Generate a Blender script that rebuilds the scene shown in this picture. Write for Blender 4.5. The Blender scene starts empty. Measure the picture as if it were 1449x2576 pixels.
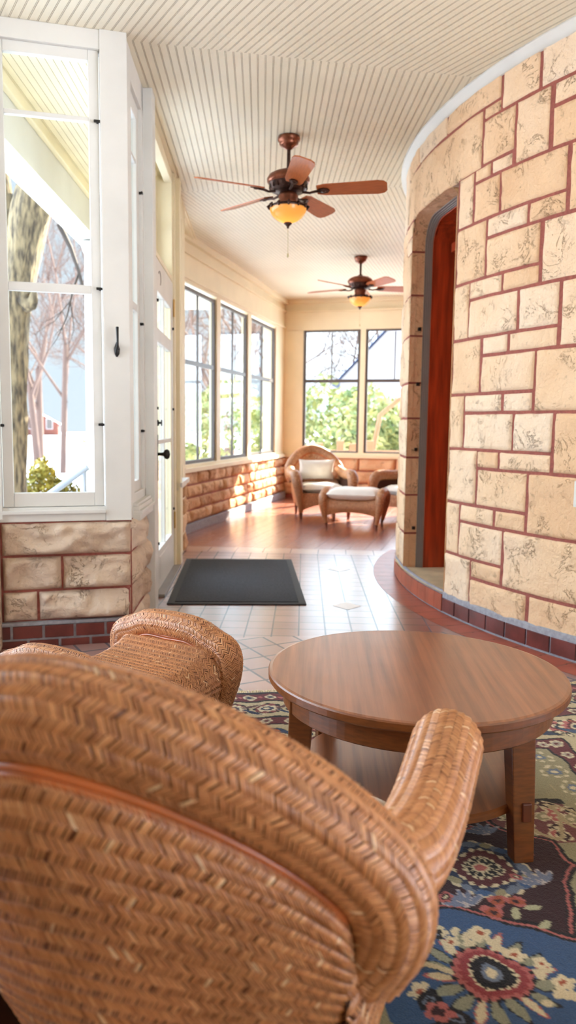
import bpy, bmesh, math, random
import numpy as np
from mathutils import Vector, Matrix, noise
PI=math.pi
random.seed(7); RNG=np.random.default_rng(7)
SC=bpy.context.scene; COL=SC.collection
R=math.radians
# ------------------------------------------------------------------ materials
def nt(m):
    m.use_nodes=True; return m.node_tree.nodes,m.node_tree.links
def srgb(r,g,b):
    f=lambda c:(c/255/12.92) if c/255<=.04045 else ((c/255+.055)/1.055)**2.4
    return (f(r),f(g),f(b),1)
def mat(name,col,rough=.5,metal=0,spec=.5,var=0,scale=20,bump=0,bscale=60,coat=0,col2=None,trans=0,stretch=None,detail=4):
    m=bpy.data.materials.new(name); N,L=nt(m); b=N['Principled BSDF']
    b.inputs['Roughness'].default_value=rough; b.inputs['Metallic'].default_value=metal
    b.inputs['Specular IOR Level'].default_value=spec; b.inputs['Coat Weight'].default_value=coat
    b.inputs['Coat Roughness'].default_value=.15
    b.inputs['Base Color'].default_value=col
    tc=N.new('ShaderNodeTexCoord'); src=tc.outputs['Object']
    if stretch:
        mp=N.new('ShaderNodeMapping'); mp.inputs['Scale'].default_value=stretch; L.new(src,mp.inputs[0]); src=mp.outputs[0]
    if var or col2:
        n=N.new('ShaderNodeTexNoise'); n.inputs['Scale'].default_value=scale; n.inputs['Detail'].default_value=detail; L.new(src,n.inputs['Vector'])
        r=N.new('ShaderNodeValToRGB'); r.color_ramp.elements[0].position=.35; r.color_ramp.elements[1].position=.65
        c2=col2 or tuple(min(1,c*(1+var)) for c in col[:3])+(1,)
        c1=col if col2 else tuple(c*(1-var) for c in col[:3])+(1,)
        r.color_ramp.elements[0].color=c1; r.color_ramp.elements[1].color=c2
        L.new(n.outputs[0],r.inputs[0]); L.new(r.outputs[0],b.inputs['Base Color'])
    if bump:
        n2=N.new('ShaderNodeTexNoise'); n2.inputs['Scale'].default_value=bscale; n2.inputs['Detail'].default_value=6; L.new(src,n2.inputs['Vector'])
        bp=N.new('ShaderNodeBump'); bp.inputs['Strength'].default_value=bump; bp.inputs['Distance'].default_value=.01
        L.new(n2.outputs[0],bp.inputs['Height']); L.new(bp.outputs[0],b.inputs['Normal'])
    return m
M={}
M['white']=mat('painted_wood_white',srgb(212,210,205),.45,var=.05,scale=3,bump=.08,bscale=30)
M['cream']=mat('painted_wood_cream',srgb(232,220,188),.5,var=.04,scale=3)
M['ceil']=mat('beadboard_paint',srgb(228,219,196),.42,var=.03,scale=2)
M['groove_shade']=mat('beadboard_groove_shade',srgb(176,166,144),.7)  # darker than the boards: groove shade put into the colour
M['dark']=mat('dark_window_frame',srgb(84,76,72),.45)
M['grey']=mat('grey_painted_moulding',srgb(132,124,120),.4,var=.06,scale=6)
M['mortar']=mat('red_mortar',srgb(150,84,74),.9,var=.15,scale=60,bump=.4,bscale=200)
M['gmortar']=mat('grey_mortar',srgb(150,150,158),.9,var=.15,scale=40,bump=.3,bscale=150)
M['brickred']=mat('red_brick_tile',srgb(100,45,40),.35,var=.25,scale=9,bump=.1)
M['terra']=mat('terracotta_riser_tile',srgb(165,86,62),.35,var=.15,scale=9,bump=.1)
M['conc']=mat('concrete_threshold',srgb(196,180,146),.7,var=.15,scale=7,bump=.15,bscale=40)
M['redwood']=mat('red_stained_wood',srgb(172,66,32),.4,var=.3,scale=5,stretch=(6,6,.5),bump=.05,coat=.2)
M['black']=mat('black_iron',srgb(28,26,26),.4,metal=.3)
M['brass']=mat('brass_hinge',srgb(190,150,80),.35,metal=.8)
M['copper']=mat('antique_copper',srgb(128,76,56),.32,metal=.75,var=.2,scale=30)
M['bronze']=mat('dark_bronze',srgb(70,48,42),.4,metal=.7,var=.3,scale=40)
M['blade']=mat('fan_blade_wood',srgb(178,98,54),.38,var=.12,scale=6,stretch=(2,14,2),coat=.15)
M['chain']=mat('pale_chain',srgb(206,196,150),.4,metal=.3)
M['cush']=mat('white_cushion_fabric',srgb(232,228,220),.9,var=.03,scale=8,bump=.25,bscale=400)
M['wicker_d']=mat('wicker_backing',srgb(76,40,20),.8)  # dark backing, colour stands in for shade between strands
M['cane']=mat('cane_piping',srgb(172,92,46),.35,var=.2,scale=14,coat=.3)
M['foot']=mat('dark_wood_leg',srgb(96,44,22),.35,var=.2,scale=10,coat=.2)
M['tabled']=mat('table_wood_edge',srgb(112,62,28),.35,var=.2,scale=8,stretch=(3,3,16),coat=.2)
M['bark']=mat('oak_bark',srgb(62,54,46),.95,col2=srgb(146,128,98),scale=9,stretch=(3,3,.7),bump=1.,bscale=16)
M['twig']=mat('brown_bare_branches',srgb(98,76,68),.9)  # one even brown for the bare trees
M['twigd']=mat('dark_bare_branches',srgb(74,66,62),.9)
M['snow']=mat('snow',srgb(226,230,240),.8,bump=.2,bscale=2)
M['road']=mat('asphalt_road',srgb(140,122,118),.9)
M['hedge']=mat('yellow_green_leaves',srgb(96,96,26),.7,col2=srgb(160,140,40),scale=6)
M['green']=mat('evergreen_leaves',srgb(84,106,60),.7,col2=srgb(176,170,104),scale=2.5)
M['hbrick']=mat('house_brick',srgb(110,62,50),.9,var=.15,scale=5)
M['hroof']=mat('slate_roof',srgb(70,88,128),.7,var=.15,scale=4)
M['hpale']=mat('pale_house_siding',srgb(168,160,160),.8)
M['tan']=mat('tan_fence_wood',srgb(136,96,64),.7,var=.1,scale=8)
M['sticker_r']=mat('sticker_red',srgb(176,64,50),.5); M['sticker_k']=mat('sticker_black',srgb(40,38,40),.5)
M['steel']=mat('grey_handrail',srgb(150,156,170),.5)
# cream stones
RIDGE=.5
def stone_mat(name,c1,c2,c3,dirt=.5):
    m=bpy.data.materials.new(name); N,L=nt(m); b=N['Principled BSDF']; b.inputs['Roughness'].default_value=.85; b.inputs['Specular IOR Level'].default_value=.2
    tc=N.new('ShaderNodeTexCoord')
    at=N.new('ShaderNodeAttribute'); at.attribute_name='tone'
    n=N.new('ShaderNodeTexNoise'); n.inputs['Scale'].default_value=2.2; n.inputs['Detail'].default_value=6; L.new(tc.outputs['Object'],n.inputs['Vector'])
    mx=N.new('ShaderNodeMath'); mx.operation='MULTIPLY_ADD'; mx.inputs[1].default_value=.45; L.new(at.outputs['Fac'],mx.inputs[0])
    m2=N.new('ShaderNodeMath'); m2.operation='MULTIPLY'; m2.inputs[1].default_value=.6; L.new(n.outputs[0],m2.inputs[0]); L.new(m2.outputs[0],mx.inputs[2])
    r=N.new('ShaderNodeValToRGB'); e=r.color_ramp.elements; e[0].position=.2; e[0].color=c1; e[1].position=.8; e[1].color=c3; x=e.new(.5); x.color=c2
    L.new(mx.outputs[0],r.inputs[0])
    # fine dark cracks / pits
    n3=N.new('ShaderNodeTexNoise'); n3.inputs['Scale'].default_value=14; n3.inputs['Detail'].default_value=9; n3.inputs['Roughness'].default_value=.65; n3.inputs['Distortion'].default_value=1.2; L.new(tc.outputs['Object'],n3.inputs['Vector'])
    r3=N.new('ShaderNodeValToRGB'); r3.color_ramp.elements[0].position=.28; r3.color_ramp.elements[0].color=(.35,.32,.3,1); r3.color_ramp.elements[1].position=.40; r3.color_ramp.elements[1].color=(1,1,1,1); L.new(n3.outputs[0],r3.inputs[0])
    mm=N.new('ShaderNodeMix'); mm.data_type='RGBA'; mm.blend_type='MULTIPLY'; mm.inputs[0].default_value=dirt
    L.new(r.outputs[0],mm.inputs[6]); L.new(r3.outputs[0],mm.inputs[7]); L.new(mm.outputs[2],b.inputs['Base Color'])
    n4=N.new('ShaderNodeTexNoise'); n4.inputs['Scale'].default_value=22; n4.inputs['Detail'].default_value=8; n4.inputs['Roughness'].default_value=.6; L.new(tc.outputs['Object'],n4.inputs['Vector'])
    bp=N.new('ShaderNodeBump'); bp.inputs['Strength'].default_value=.9; bp.inputs['Distance'].default_value=.016; L.new(n4.outputs[0],bp.inputs['Height'])
    # sparse chisel cracks: thin level lines of a warped noise, only in patches
    n6=N.new('ShaderNodeTexNoise'); n6.inputs['Scale'].default_value=7; n6.inputs['Detail'].default_value=5; n6.inputs['Roughness'].default_value=.7; n6.inputs['Distortion'].default_value=1.6; L.new(tc.outputs['Object'],n6.inputs['Vector'])
    d6=N.new('ShaderNodeMath'); d6.operation='SUBTRACT'; d6.inputs[1].default_value=.5; L.new(n6.outputs[0],d6.inputs[0])
    a6=N.new('ShaderNodeMath'); a6.operation='ABSOLUTE'; L.new(d6.outputs[0],a6.inputs[0])
    r6=N.new('ShaderNodeMapRange'); r6.inputs[1].default_value=.0; r6.inputs[2].default_value=.022; r6.inputs[3].default_value=1; r6.inputs[4].default_value=0; L.new(a6.outputs[0],r6.inputs[0])
    n7=N.new('ShaderNodeTexNoise'); n7.inputs['Scale'].default_value=6; n7.inputs['Detail'].default_value=3; L.new(tc.outputs['Object'],n7.inputs['Vector'])
    r7=N.new('ShaderNodeMapRange'); r7.inputs[1].default_value=.52; r7.inputs[2].default_value=.62; L.new(n7.outputs[0],r7.inputs[0])
    k6=N.new('ShaderNodeMath'); k6.operation='MULTIPLY'; L.new(r6.outputs[0],k6.inputs[0]); L.new(r7.outputs[0],k6.inputs[1])
    m6=N.new('ShaderNodeMix'); m6.data_type='RGBA'; m6.blend_type='MULTIPLY'; m6.inputs[7].default_value=(.55,.48,.43,1); L.new(k6.outputs[0],m6.inputs[0]); L.new(mm.outputs[2],m6.inputs[6]); L.new(m6.outputs[2],b.inputs['Base Color'])
    bp2=N.new('ShaderNodeBump'); bp2.invert=True; bp2.inputs['Strength'].default_value=.7; bp2.inputs['Distance'].default_value=.012; L.new(k6.outputs[0],bp2.inputs['Height']); L.new(bp.outputs[0],bp2.inputs['Normal'])
    n8=N.new('ShaderNodeTexNoise'); n8.inputs['Scale'].default_value=6; n8.inputs['Detail'].default_value=9; n8.inputs['Roughness'].default_value=.62; n8.inputs['Distortion'].default_value=.6; L.new(tc.outputs['Object'],n8.inputs['Vector'])
    bp3=N.new('ShaderNodeBump'); bp3.inputs['Strength'].default_value=.6; bp3.inputs['Distance'].default_value=.03; L.new(n8.outputs[0],bp3.inputs['Height']); L.new(bp2.outputs[0],bp3.inputs['Normal']); L.new(bp3.outputs[0],b.inputs['Normal'])
    return m
M['stone']=stone_mat('cream_limestone',srgb(224,183,144),srgb(236,202,165),srgb(241,217,190),.6)
M['stone2']=stone_mat('rock_faced_limestone',srgb(196,172,150),srgb(216,194,172),srgb(226,208,190),.5)
M['stone3']=stone_mat('brown_rock_faced_stone',srgb(188,144,108),srgb(212,172,134),srgb(228,194,158),.5)
# glass
def glass_mat(name,tint=(1,1,1,1),refl=.05):
    m=bpy.data.materials.new(name); N,L=nt(m); N.remove(N['Principled BSDF']); o=N['Material Output']
    t=N.new('ShaderNodeBsdfTransparent'); t.inputs[0].default_value=tint
    g=N.new('ShaderNodeBsdfGlossy'); g.inputs['Roughness'].default_value=.02
    lw=N.new('ShaderNodeLayerWeight'); pw=N.new('ShaderNodeMath'); pw.operation='POWER'; pw.inputs[1].default_value=5; L.new(lw.outputs['Facing'],pw.inputs[0]); f=N.new('ShaderNodeMath'); f.operation='MULTIPLY_ADD'; f.inputs[1].default_value=.6; f.inputs[2].default_value=.02; L.new(pw.outputs[0],f.inputs[0])
    x=N.new('ShaderNodeMixShader'); L.new(f.outputs[0],x.inputs[0]); L.new(t.outputs[0],x.inputs[1]); L.new(g.outputs[0],x.inputs[2]); L.new(x.outputs[0],o.inputs[0])
    return m
M['glass']=glass_mat('window_glass',(.96,.98,.97,1))
# woven cane: per-strand tone
def wicker_mat():
    m=bpy.data.materials.new('woven_cane'); N,L=nt(m); b=N['Principled BSDF']; b.inputs['Roughness'].default_value=.34; b.inputs['Coat Weight'].default_value=.4; b.inputs['Coat Roughness'].default_value=.25
    a=N.new('ShaderNodeAttribute'); a.attribute_name='tone'
    r=N.new('ShaderNodeValToRGB'); e=r.color_ramp.elements; e[0].position=0; e[0].color=srgb(118,66,36); e[1].position=1; e[1].color=srgb(246,222,186)
    for p,c in ((.3,(182,120,78)),(.7,(210,148,100)),(.94,(226,170,122))):
        x=e.new(p); x.color=srgb(*c)
    L.new(a.outputs['Fac'],r.inputs[0])
    tc=N.new('ShaderNodeTexCoord'); n=N.new('ShaderNodeTexNoise'); n.inputs['Scale'].default_value=3.5; n.inputs['Detail'].default_value=3; L.new(tc.outputs['Object'],n.inputs['Vector'])
    h=N.new('ShaderNodeHueSaturation'); mr=N.new('ShaderNodeMapRange'); mr.inputs[1].default_value=.3; mr.inputs[2].default_value=.7; mr.inputs[3].default_value=.8; mr.inputs[4].default_value=1.12; L.new(n.outputs[0],mr.inputs[0]); L.new(mr.outputs[0],h.inputs['Value'])
    L.new(r.outputs[0],h.inputs['Color']); L.new(h.outputs[0],b.inputs['Base Color'])
    return m
M['wicker']=wicker_mat()
# table top: planked, worn
def table_mat():
    m=bpy.data.materials.new('worn_table_top'); N,L=nt(m); b=N['Principled BSDF']; b.inputs['Roughness'].default_value=.3; b.inputs['Coat Weight'].default_value=.8; b.inputs['Coat Roughness'].default_value=.26
    tc=N.new('ShaderNodeTexCoord'); mp=N.new('ShaderNodeMapping'); mp.inputs['Rotation'].default_value=(0,0,R(4)); L.new(tc.outputs['Object'],mp.inputs[0])
    mp2=N.new('ShaderNodeMapping'); mp2.inputs['Scale'].default_value=(30,1.2,1); L.new(mp.outputs[0],mp2.inputs[0])
    n=N.new('ShaderNodeTexNoise'); n.inputs['Scale'].default_value=1.6; n.inputs['Detail'].default_value=6; L.new(mp2.outputs[0],n.inputs['Vector'])
    br=N.new('ShaderNodeTexBrick'); br.offset=0; br.inputs['Scale'].default_value=1; br.inputs['Mortar Size'].default_value=0; br.inputs['Brick Width'].default_value=.12; br.inputs['Row Height'].default_value=5
    br.inputs['Color1'].default_value=(.0,.0,.0,1); br.inputs['Color2'].default_value=(1,1,1,1); L.new(mp.outputs[0],br.inputs['Vector'])
    r=N.new('ShaderNodeValToRGB'); r.color_ramp.elements[0].position=.3; r.color_ramp.elements[0].color=srgb(106,58,34); r.color_ramp.elements[1].position=.75; r.color_ramp.elements[1].color=srgb(158,96,62); L.new(n.outputs[0],r.inputs[0])
    mx=N.new('ShaderNodeMix'); mx.data_type='RGBA'; mx.blend_type='MULTIPLY'; mx.inputs[0].default_value=.12; L.new(r.outputs[0],mx.inputs[6]); L.new(br.outputs[0],mx.inputs[7]); L.new(mx.outputs[2],b.inputs['Base Color'])
    n2=N.new('ShaderNodeTexNoise'); n2.inputs['Scale'].default_value=5; n2.inputs['Detail'].default_value=5; L.new(tc.outputs['Object'],n2.inputs['Vector'])
    mr=N.new('ShaderNodeMapRange'); mr.inputs[3].default_value=.24; mr.inputs[4].default_value=.42; L.new(n2.outputs[0],mr.inputs[0]); L.new(mr.outputs[0],b.inputs['Roughness'])
    return m
M['tabletop']=table_mat()
def vcol_mat(name,attr,rough,bump=0,bscale=500,sheen=0):
    m=bpy.data.materials.new(name); N,L=nt(m); b=N['Principled BSDF']; b.inputs['Roughness'].default_value=rough; b.inputs['Specular IOR Level'].default_value=.2; b.inputs['Sheen Weight'].default_value=sheen
    a=N.new('ShaderNodeAttribute'); a.attribute_name=attr; tc=N.new('ShaderNodeTexCoord')
    n=N.new('ShaderNodeTexNoise'); n.inputs['Scale'].default_value=bscale; L.new(tc.outputs['Object'],n.inputs['Vector'])
    h=N.new('ShaderNodeHueSaturation'); mr=N.new('ShaderNodeMapRange'); mr.inputs[3].default_value=.42; mr.inputs[4].default_value=.98; L.new(n.outputs[0],mr.inputs[0]); L.new(mr.outputs[0],h.inputs['Value'])
    L.new(a.outputs['Color'],h.inputs['Color']); L.new(h.outputs[0],b.inputs['Base Color'])
    if bump:
        bp=N.new('ShaderNodeBump'); bp.inputs['Strength'].default_value=bump; bp.inputs['Distance'].default_value=.003; L.new(n.outputs[0],bp.inputs['Height']); L.new(bp.outputs[0],b.inputs['Normal'])
    return m
M['rug']=vcol_mat('wool_rug','rugcol',.95,.6,260,.15)
M['fringe']=mat('rug_fringe',srgb(206,188,150),.95,var=.2,scale=80)
M['doormat']=mat('charcoal_ribbed_mat',srgb(44,46,52),.95,col2=srgb(66,68,74),scale=90,bump=.8,bscale=300,detail=6)
M['rubber']=mat('rubber_mat_edge',srgb(34,36,40),.7)
def tile_mat(name,ang,size,grout,c1,c2,gcol,rough=.3,org=(0,0),sx=1.0,offset=0):
    m=bpy.data.materials.new(name); N,L=nt(m); b=N['Principled BSDF']; b.inputs['Coat Weight'].default_value=1.; b.inputs['Coat Roughness'].default_value=.24; b.inputs['Coat IOR'].default_value=1.6
    tc=N.new('ShaderNodeTexCoord'); mp=N.new('ShaderNodeMapping'); mp.vector_type='TEXTURE'; mp.inputs['Rotation'].default_value=(0,0,R(ang)); mp.inputs['Location'].default_value=(org[0],org[1],0); L.new(tc.outputs['Object'],mp.inputs[0])
    br=N.new('ShaderNodeTexBrick'); br.offset=offset; br.squash=1; br.inputs['Scale'].default_value=1; br.inputs['Brick Width'].default_value=size*sx; br.inputs['Row Height'].default_value=size; br.inputs['Mortar Size'].default_value=grout/2; br.inputs['Mortar Smooth'].default_value=.15; br.inputs['Bias'].default_value=0
    br.inputs['Color1'].default_value=c1; br.inputs['Color2'].default_value=c2; br.inputs['Mortar'].default_value=gcol
    L.new(mp.outputs[0],br.inputs['Vector'])
    n=N.new('ShaderNodeTexNoise'); n.inputs['Scale'].default_value=7; n.inputs['Detail'].default_value=6; L.new(tc.outputs['Object'],n.inputs['Vector'])
    h=N.new('ShaderNodeHueSaturation'); mr=N.new('ShaderNodeMapRange'); mr.inputs[3].default_value=.8; mr.inputs[4].default_value=1.2; L.new(n.outputs[0],mr.inputs[0]); L.new(mr.outputs[0],h.inputs['Value']); L.new(br.outputs['Color'],h.inputs['Color']); L.new(h.outputs[0],b.inputs['Base Color'])
    ro=N.new('ShaderNodeMapRange'); ro.inputs[3].default_value=rough; ro.inputs[4].default_value=.8; L.new(br.outputs['Fac'],ro.inputs[0]); L.new(ro.outputs[0],b.inputs['Roughness'])
    bp=N.new('ShaderNodeBump'); bp.invert=True; bp.inputs['Strength'].default_value=.5; bp.inputs['Distance'].default_value=.004; L.new(br.outputs['Fac'],bp.inputs['Height'])
    n5=N.new('ShaderNodeTexNoise'); n5.inputs['Scale'].default_value=9; L.new(tc.outputs['Object'],n5.inputs['Vector'])
    bp2=N.new('ShaderNodeBump'); bp2.inputs['Strength'].default_value=.12; bp2.inputs['Distance'].default_value=.01; L.new(n5.outputs[0],bp2.inputs['Height']); L.new(bp.outputs[0],bp2.inputs['Normal']); L.new(bp2.outputs[0],b.inputs['Normal'])
    return m
GR=srgb(92,92,100)
M['tile1']=tile_mat('quarry_tile_sitting_area',118,.165,.015,srgb(138,104,98),srgb(162,126,118),GR,.33,(.0,3.9))
M['tile2']=tile_mat('quarry_tile_passage',-2.8,.155,.010,srgb(128,88,80),srgb(150,108,98),GR,.30,(.359,4.439))
M['tile3']=tile_mat('quarry_tile_far_room',-16,.155,.008,srgb(150,84,64),srgb(172,104,80),srgb(120,92,84),.26,(.3,9))
M['tileband']=tile_mat('pale_border_tile',-5.3,.26,.008,srgb(196,160,140),srgb(206,172,152),GR,.28,(.5,7.17),1.)
M['tileborder']=mat('terracotta_border_tile',srgb(158,82,64),.32,var=.15,scale=8)
M['diam']=mat('pale_diamond_tile',srgb(216,200,188),.3)
# ------------------------------------------------------------------ mesh helpers
class MB:
    def __init__(s): s.v=[]; s.f=[]; s.m=[]; s.mats=[]; s.smooth=[]; s.tone=None
    def mi(s,m):
        if m not in s.mats: s.mats.append(m)
        return s.mats.index(m)
    def add(s,vs,fs,m,smooth=False):
        o=len(s.v); i=s.mi(m); s.v.extend([tuple(v) for v in vs])
        for f in fs: s.f.append(tuple(o+k for k in f)); s.m.append(i); s.smooth.append(smooth)
    def box(s,x0,x1,y0,y1,z0,z1,m,F=None,bev=0):
        if bev:
            b=min(bev,abs(x1-x0)/2.2,abs(y1-y0)/2.2,abs(z1-z0)/2.2); bm=bmesh.new(); bmesh.ops.create_cube(bm,size=1)
            for v in bm.verts: v.co=Vector((x0+(v.co.x+.5)*(x1-x0),y0+(v.co.y+.5)*(y1-y0),z0+(v.co.z+.5)*(z1-z0)))
            bmesh.ops.bevel(bm,geom=bm.edges[:],offset=b,segments=2,affect='EDGES',profile=.6)
            bm.verts.index_update(); vs=[v.co.copy() for v in bm.verts]; fs=[[v.index for v in f.verts] for f in bm.faces]; bm.free()
        else:
            vs=[Vector((x,y,z)) for z in (z0,z1) for y in (y0,y1) for x in (x0,x1)]
            fs=[(0,2,3,1),(4,5,7,6),(0,1,5,4),(2,6,7,3),(0,4,6,2),(1,3,7,5)]
        if F: vs=[F(v) for v in vs]
        s.add(vs,fs,m)
    def grid(s,P,m,smooth=True,cu=False,cv=False,flip=False):
        P=np.asarray(P); a,b=P.shape[:2]; fs=[]
        for i in range(a if cu else a-1):
            for j in range(b if cv else b-1):
                q=(i*b+j,((i+1)%a)*b+j,((i+1)%a)*b+(j+1)%b,i*b+(j+1)%b); fs.append(q[::-1] if flip else q)
        s.add(P.reshape(-1,3),fs,m,smooth)
    def lathe(s,prof,m,n=32,c=(0,0,0),smooth=True):
        P=[[(c[0]+r*math.cos(2*PI*k/n),c[1]+r*math.sin(2*PI*k/n),c[2]+z) for k in range(n)] for r,z in prof]
        s.grid(P,m,smooth,cv=True)
    def tube(s,pts,rad,m,n=10,cap=True):
        pts=np.asarray(pts,float); k=len(pts); rad=np.broadcast_to(np.asarray(rad,float),(k,)) 
        T=np.gradient(pts,axis=0); T/=np.linalg.norm(T,axis=1,keepdims=True)+1e-12
        a=np.array([0,0,1.]) if abs(T[0][2])<.9 else np.array([1.,0,0]); N0=np.cross(T[0],a); N0/=np.linalg.norm(N0); P=[]
        for i in range(k):
            N0=N0-T[i]*(N0@T[i]); N0/=np.linalg.norm(N0)+1e-12; B=np.cross(T[i],N0)
            P.append([pts[i]+rad[i]*(math.cos(2*PI*j/n)*N0+math.sin(2*PI*j/n)*B) for j in range(n)])
        s.grid(P,m,True,cv=True,flip=False)
        if cap:
            o=len(s.v); s.add(P[0],[tuple(range(n))],m); s.add(P[-1],[tuple(range(n))[::-1]],m)
    def build(s,name,parent=None,**kw):
        me=bpy.data.meshes.new(name); me.from_pydata([tuple(map(float,v)) for v in s.v],[],s.f)
        for m in s.mats: me.materials.append(m)
        me.polygons.foreach_set('material_index',s.m); me.polygons.foreach_set('use_smooth',s.smooth)
        if s.tone is not None:
            a=me.attributes.new('tone','FLOAT','POINT'); a.data.foreach_set('value',np.asarray(s.tone,np.float32))
        me.update(); return link(name,me,parent,**kw)
def link(name,me,parent=None,label=None,cat=None,group=None,kind=None,loc=None,rz=None):
    o=bpy.data.objects.new(name,me); COL.objects.link(o)
    if parent: o.parent=parent
    if loc is not None: o.location=loc
    if rz is not None: o.rotation_euler=(0,0,rz)
    tag(o,label,cat,group,kind); return o
def tag(o,label=None,cat=None,group=None,kind=None):
    if label: o['label']=label
    if cat: o['category']=cat
    if group: o['group']=group
    if kind: o['kind']=kind
    return o
def thing(name,label,cat,loc=(0,0,0),rz=0,group=None,kind=None):
    return link(name,None,None,label,cat,group,kind,loc,rz)
def npmesh(name,V,F,mats,midx=None,tone=None,smooth=True,cols=None,cname='rugcol'):
    me=bpy.data.meshes.new(name); V=np.asarray(V,np.float32); F=np.asarray(F,np.int32); nf,k=F.shape
    me.vertices.add(len(V)); me.vertices.foreach_set('co',V.ravel()); me.loops.add(nf*k); me.loops.foreach_set('vertex_index',F.ravel())
    me.polygons.add(nf); me.polygons.foreach_set('loop_start',np.arange(0,nf*k,k,dtype=np.int32)); me.polygons.foreach_set('loop_total',np.full(nf,k,np.int32))
    for m in mats: me.materials.append(m)
    if midx is not None: me.polygons.foreach_set('material_index',np.asarray(midx,np.int32))
    me.polygons.foreach_set('use_smooth',np.full(nf,smooth))
    if tone is not None:
        a=me.attributes.new('tone','FLOAT','POINT'); a.data.foreach_set('value',np.asarray(tone,np.float32))
    if cols is not None:
        a=me.attributes.new(cname,'FLOAT_COLOR','POINT'); a.data.foreach_set('color',np.c_[cols,np.ones(len(cols))].astype(np.float32).ravel())
    me.update(calc_edges=True); me.validate(); return me
def copy_tree(o,parent=None):
    c=o.copy(); COL.objects.link(c)
    if parent is not None: c.parent=parent
    for ch in o.children: copy_tree(ch,c)
    return c
def frame(P,ang):
    "local (u along wall, v outwards, z) -> world"
    d=Vector((math.cos(R(ang)),math.sin(R(ang)),0)); n=Vector((-math.sin(R(ang)),math.cos(R(ang)),0)); P=Vector((P[0],P[1],0))
    return lambda q: P+d*q[0]+n*q[1]+Vector((0,0,q[2]))
# camera facing walls
FA=frame((-.73,4.19),15); FB=frame((-.74,4.2),90.5); FC=frame((.29,12.7),75); FD=frame((.29,12.7),-15)
ZC=3.168
# turret
TC=np.array([4.74,5.78]); TR=3.68
def cyl(s,z,d=0.0):
    "point on turret wall: arc length s (0 at far door jamb, + toward the viewer), d = outward offset"
    t=PI+s/TR; r=TR+d
    return (TC[0]+r*math.cos(t),TC[1]+r*math.sin(t),z)
# ================================================================== FLOOR
def clip(poly,n,c):
    out=[]
    for i in range(len(poly)):
        a,b=poly[i],poly[(i+1)%len(poly)]; da=n[0]*a[0]+n[1]*a[1]-c; db=n[0]*b[0]+n[1]*b[1]-c
        if da>=0: out.append(a)
        if da*db<0:
            t=da/(da-db); out.append((a[0]+t*(b[0]-a[0]),a[1]+t*(b[1]-a[1])))
    return out
def flat(mb,poly,z,m):
    if len(poly)>2: mb.add([(x,y,z) for x,y in poly],[tuple(range(len(poly)))],m)
fl=MB()
big=[(-3.2,-2.5),(3.4,-2.5),(3.4,13),(-3.2,13)]
s1=lambda x:4.27+.135*x; s2=lambda x:7.16-.095*x
def halves(poly,fn,up):
    a,b=(0,fn(0)),(1,fn(1)); n=(-(b[1]-a[1]),b[0]-a[0]); c=n[0]*a[0]+n[1]*a[1]
    return clip(poly,n,c) if up else clip(poly,(-n[0],-n[1]),-c)
flat(fl,halves(big,s1,False),0,M['tile1'])
mid=halves(halves([(-.9,-2),(3.4,-2),(3.4,13),(-.9,13)],s1,True),s2,False)
flat(fl,mid,0,M['tile2'])
far=halves([(-1.6,-2),(6,-2),(6,14),(-1.6,14)],lambda x:s2(x)+.27,True)
# far room floor stops at the outer walls
far=clip(far,(.966*1,-.2588),.966*(.29)-.2588*12.7-.02); far=clip(far,(-.2588,-.966),-.2588*.29-.966*12.7-.02)
flat(fl,far,0,M['tile3'])
flat(fl,halves(halves([(-1.3,-2),(3.4,-2),(3.4,13),(-1.3,13)],s2,True),lambda x:s2(x)+.27,False),0,M['tileband'])
# terracotta border tiles hugging the turret
nb=30
for k in range(nb):
    a=-1.6+k*.165; b=a+.158
    P=[[cyl(a+(b-a)*i/3,.0012,.02+.005+.17*j) for j in (0,1)] for i in range(4)]
    fl.grid(P,M['tileborder'],False,flip=True)
# two pale diamonds set into the passage
for cx,cy in ((.548,5.04),(.62,6.35)):
    c,s=math.cos(R(-2.8)),math.sin(R(-2.8))
    flat(fl,[(cx+a*c-b*s,cy+a*s+b*c) for a,b in ((-.095,0),(0,-.11),(.095,0),(0,.11))],.0015,M['diam'])
# entry strip of tiles by the door
floor=fl.build('floor',kind='structure',label='quarry tile porch floor')
# ================================================================== CEILING
ce=MB()
RF=clip(clip([(-3.3,-3),(-3.3,4.45),(-1.05,4.75),(-1.05,7),(-1.6,7.4),(-1.6,14),(7.2,14),(7.2,-3)],(.966,-.2588),.966*.29-.2588*12.7-.25),(-.2588,-.966),-.2588*.29-.966*12.7-.25)
flat(ce,RF,ZC+.004,M['groove_shade'])
def boards(poly,ang,pitch=.0432):
    d=(math.cos(R(ang)),math.sin(R(ang))); n=(-d[1],d[0]); pr=[n[0]*x+n[1]*y for x,y in poly]
    k=math.floor(min(pr)/pitch)
    while k*pitch<max(pr):
        for a,b in ((0,.0352),(.0374,.0412)):
            q=clip(clip(poly,n,k*pitch+a),(-n[0],-n[1]),-(k*pitch+b))
            flat(ce,q[::-1],ZC,M['ceil'])
        k+=1
c1=lambda x:4.407+.2043*x; c2=lambda x:6.806-.093*x
boards(halves([(-2.6,-2.2),(3.2,-2.2),(3.2,8),(-2.6,8)],c1,False),120)
boards(halves(halves([(-.86,2),(2.3,2),(2.3,9),(-.86,9)],c1,True),c2,False),90.3)
pb=halves([(-1.4,2),(5.5,2),(5.5,14),(-1.4,14)],c2,True)
pb=clip(pb,(.966,-.2588),.966*(.29)-.2588*12.7); pb=clip(pb,(-.2588,-.966),-.2588*.29-.966*12.7)
boards(pb,73)
ce.build('ceiling',kind='structure',label='cream beadboard porch ceiling')
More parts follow.
